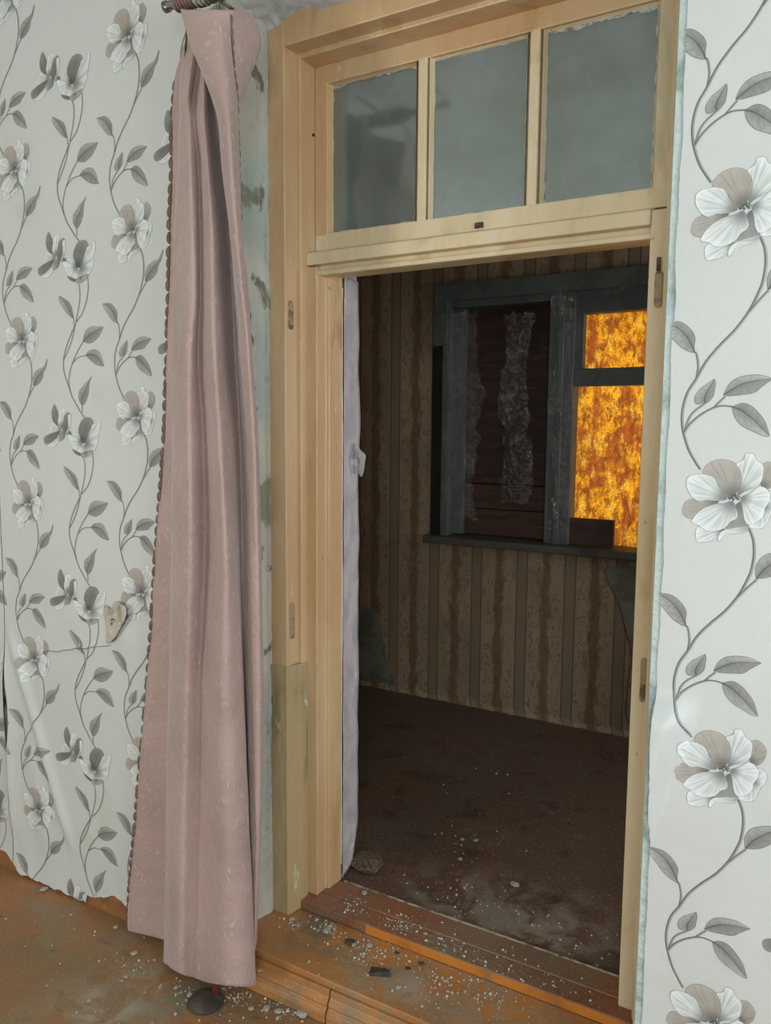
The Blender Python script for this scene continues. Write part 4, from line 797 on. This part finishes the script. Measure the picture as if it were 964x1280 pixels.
M_TAPE = worn('shiny_grey_heading_tape', (176, 172, 160), [((96, 84, 72), 26, .45, .6)], .3)
pleat_tube('gathered_heading', -1.565, -1.495, .016, .026, 7, M_TRIM, cur)
pleat_tube('heading_tape', -1.497, -1.385, .015, .030, 9, M_TAPE, cur)
rod = empty('curtain_rod', (-1.6, rody, rodz), 'dull metal curtain rod above the doorway, its round end at the wallpaper', 'curtain rod')
V, Fc = tube([(-1.605, rody, rodz), (-1.22, rody, rodz)], .0115, 16); obj('pole', V, Fc, M_METAL, rod)
V, Fc = tube([(-1.612, rody, rodz), (-1.610, rody, rodz), (-1.600, rody, rodz), (-1.598, rody, rodz)], [.010, .0145, .0145, .012], 16); obj('end_cap', V, Fc, M_METAL, rod)
for x in (-1.50, -1.24):
    V, Fc = tube([(x, rody, rodz+.012), (x, rody, rodz+.03), (x, -.03, rodz+.03), (x, .002, rodz+.03)], .005, 8); obj('bracket', V, Fc, M_METAL, rod)
cd = [(-1.555, -.13, 2.765), (-1.575, -.10, 2.73), (-1.60, -.08, 2.68), (-1.607, -.07, 2.62), (-1.605, -.06, 2.56), (-1.59, -.06, 2.52)]
V, Fc = tube(spline([list(p) for p in cd], 8), .0018, 6); n0 = len(V)
v2, f2 = tube(spline([[p[0]+.010*math.sin(i*.6), p[1]-.004, p[2]+.004] for i, p in enumerate(cd)], 8), .0015, 6)
obj('cord', V+v2, Fc+[tuple(k+n0 for k in q) for q in f2], M_RUST, cur)

# peg on a round base showing under the hem
ft = empty('peg_stand', (-1.53, -.19, 0), 'reddish brown peg on a dark round base under the curtain hem', 'stand')
def lathe(name, prof, cx, cy, mat, parent, seg=28):
    V, Fc = [], []
    for r, z in prof:
        for k in range(seg): a = 2*math.pi*k/seg; V.append((cx+r*math.cos(a), cy+r*math.sin(a), z))
    for i in range(len(prof)-1):
        for k in range(seg): a = i*seg+k; b = i*seg+(k+1) % seg; Fc.append((a, b, b+seg, a+seg))
    Fc.append(tuple(range(seg))[::-1]); Fc.append(tuple(range((len(prof)-1)*seg, len(prof)*seg)))
    return obj(name, V, Fc, mat, parent, True)
M_DGREY = worn('dusty_dark_rubber', (62, 52, 47), [((84, 74, 66), 14, .45, .62)], .8)
M_PEG = worn('reddish_brown_peg_paint', (124, 66, 52), [((96, 60, 48), 20, .45, .6)], .5)
lathe('base', [(.050, .0005), (.053, .004), (.050, .009), (.038, .014), (.018, .017), (.001, .018)], -1.512, -.155, M_DGREY, ft)
lathe('peg', [(.013, .016), (.0125, .10), (.0125, .15)], -1.50, -.125, M_PEG, ft, 14)

# ------------------------------------------------------------------ plaster chips and crumbs
def chip_mesh(seed, n=14):
    r = random.Random(seed); bm = bmesh.new(); bmesh.ops.create_icosphere(bm, subdivisions=2, radius=.5)
    for v in bm.verts:
        k = 1+.35*mnoise.noise(v.co*3+Vector((seed*3.1, 0, 0)))+.1*(r.random()-.5); v.co *= k; v.co.z *= .45
    zm = min(v.co.z for v in bm.verts)
    for v in bm.verts: v.co.z -= zm
    me = bpy.data.meshes.new('plaster_chip'); bm.to_mesh(me); bm.free(); me.materials.append(M_CHIP); return me
CM = [chip_mesh(i) for i in range(6)]
CHLAB = {0: 'large round white plaster lump at the foot of the moulded step', 3: 'small white chip on the floor beside the dark round base', 8: 'flat whitish chip on the floor left of the curtain hem', 10: 'pale scrap on the orange floor below the left wallpaper',
         14: 'biggest pale chip in the rubble heap on the step', 23: 'white chip beside the dark shard in the middle of the step', 29: 'pale chip on the left end of the door sill', 35: 'curved pale chip on the dark far floor', 34: 'small pale chip deepest in the far room floor'}
ORD = 'leftmost second third fourth fifth sixth seventh eighth ninth tenth eleventh twelfth thirteenth fourteenth fifteenth sixteenth seventeenth'.split()
for i, (x, y, z, sz, pxl) in enumerate(DATA['chips']):
    o = bpy.data.objects.new('plaster_chip', CM[i % 6]); COL.objects.link(o); s = sz/1000
    zz = z+.0005+(.0025 if z == .142 and y > .29 else 0); 
    o.location = (x, y, zz); o.scale = (s*1.05, s*.85, s*.8); o.rotation_euler = (0, 0, i*1.7)
    where = 'on the near floor' if z == 0 else 'on the ochre step' if z == .111 else 'on the door sill' if z == .142 else 'on the dark far floor'
    grp = 'white plaster chips '+where
    rk = sorted(c[4] for c in DATA['chips'] if c[2] == z).index(pxl)
    nth = 'leftmost' if rk == 0 else ORD[rk]+' from the left'
    tag(o, CHLAB.get(i, 'small plaster chip '+where+', '+nth+' there'), 'plaster chip', grp)
sh = [(-1.045, .075), (-1.0, .10), (-1.035, .112)]
v, f = prism([(-1.082, .058), (-1.025, .082), (-1.055, .100), (-1.090, .084)], 'z', .1113, .120); o = fixn(obj('slate_shard', v, f, M_SHARD)); o.data.vertices[5].co.z += .012
tag(o, 'dark pointed shard lying on the middle of the step', 'shard')
DK = [(-1.205, .150, .1113, .036), (-1.06, .185, .1113, .016), (-.975, .18, .1113, .02), (-1.0, .14, .1113, .018)]
for i, (x, y, z, s_) in enumerate(DK):
    me = CM[i].copy(); me.materials.clear(); me.materials.append(M_SHARD); o = bpy.data.objects.new('dark_clod', me); COL.objects.link(o)
    o.location = (x, y, z); o.scale = (s_, s_*.8, s_*.6)
    tag(o, ['dark clod beside the rubble heap on the step', 'small dark lump against the orange sill edge', 'dark lump further right under the orange sill edge', 'dark lump on the dusty middle of the step'][i], 'clod')
def crumbs(lst, name, label, seed):
    r = random.Random(seed); V, Fc = [], []
    for (x, y, z, sg, n) in lst:
        for _ in range(n):
            px, py = x+r.gauss(0, sg*.8), y+r.gauss(0, sg*.5)
            if z == 0 and not (py < (-.052 if px > -1.62 else -.03)): continue
            if z == .111 and not (-.012 < py < .21 and -1.49 < px < -.3): continue
            if z == .142 and not (.222 < py < .368 and -1.39 < px < -.45): continue
            if z == .138 and not (py > .39 and -1.42 < px < 1): continue
            zz = z+(.0027 if z == .142 and py > .289 else 0)
            s = .0011+.0046*r.random()**3.4; b = len(V); a = r.random()*6.28
            P = [(math.cos(a+k*2.094)*s*(.7+.6*r.random()), math.sin(a+k*2.094)*s*(.7+.6*r.random())) for k in range(3)]
            h = s*(.5+.8*r.random())
            V += [(px+p[0], py+p[1], zz+.0002) for p in P]+[(px+p[0]*.5, py+p[1]*.5, zz+h) for p in P]
            Fc += [(b+2, b+1, b), (b+3, b+4, b+5), (b, b+1, b+4, b+3), (b+1, b+2, b+5, b+4), (b+2, b, b+3, b+5)]
    o = obj(name, V, Fc, M_CHIP); tag(o, label, 'crumbs', None, 'stuff'); return o
CLU = DATA['clusters']
crumbs([c for c in CLU if c[2] == 0], 'plaster_crumbs', 'fine plaster crumbs and grit over the near floor', 11)
crumbs([c for c in CLU if c[2] == .111], 'plaster_crumbs', 'fine plaster crumbs and grit on the ochre step', 12)
crumbs([c for c in CLU if c[2] == .142], 'plaster_crumbs', 'fine plaster grit on the red brown door sill', 13)
crumbs([c for c in CLU if c[2] == .138], 'plaster_crumbs', 'fine plaster grit on the dark far floor', 14)
# broken lump of mortar at the foot of the left reveal, far side
me = chip_mesh(21); me.materials.clear(); me.materials.append(worn('mortar_lump', (124, 104, 86), [((88, 66, 54), 12, .45, .6)], .9, (60, .8, .004)))
o = bpy.data.objects.new('mortar_lump', me); COL.objects.link(o); o.location = (-1.36, .50, ZF+.0005); o.scale = (.13, .12, .09)
tag(o, 'broken brown mortar lump at the foot of the left door reveal', 'mortar lump')
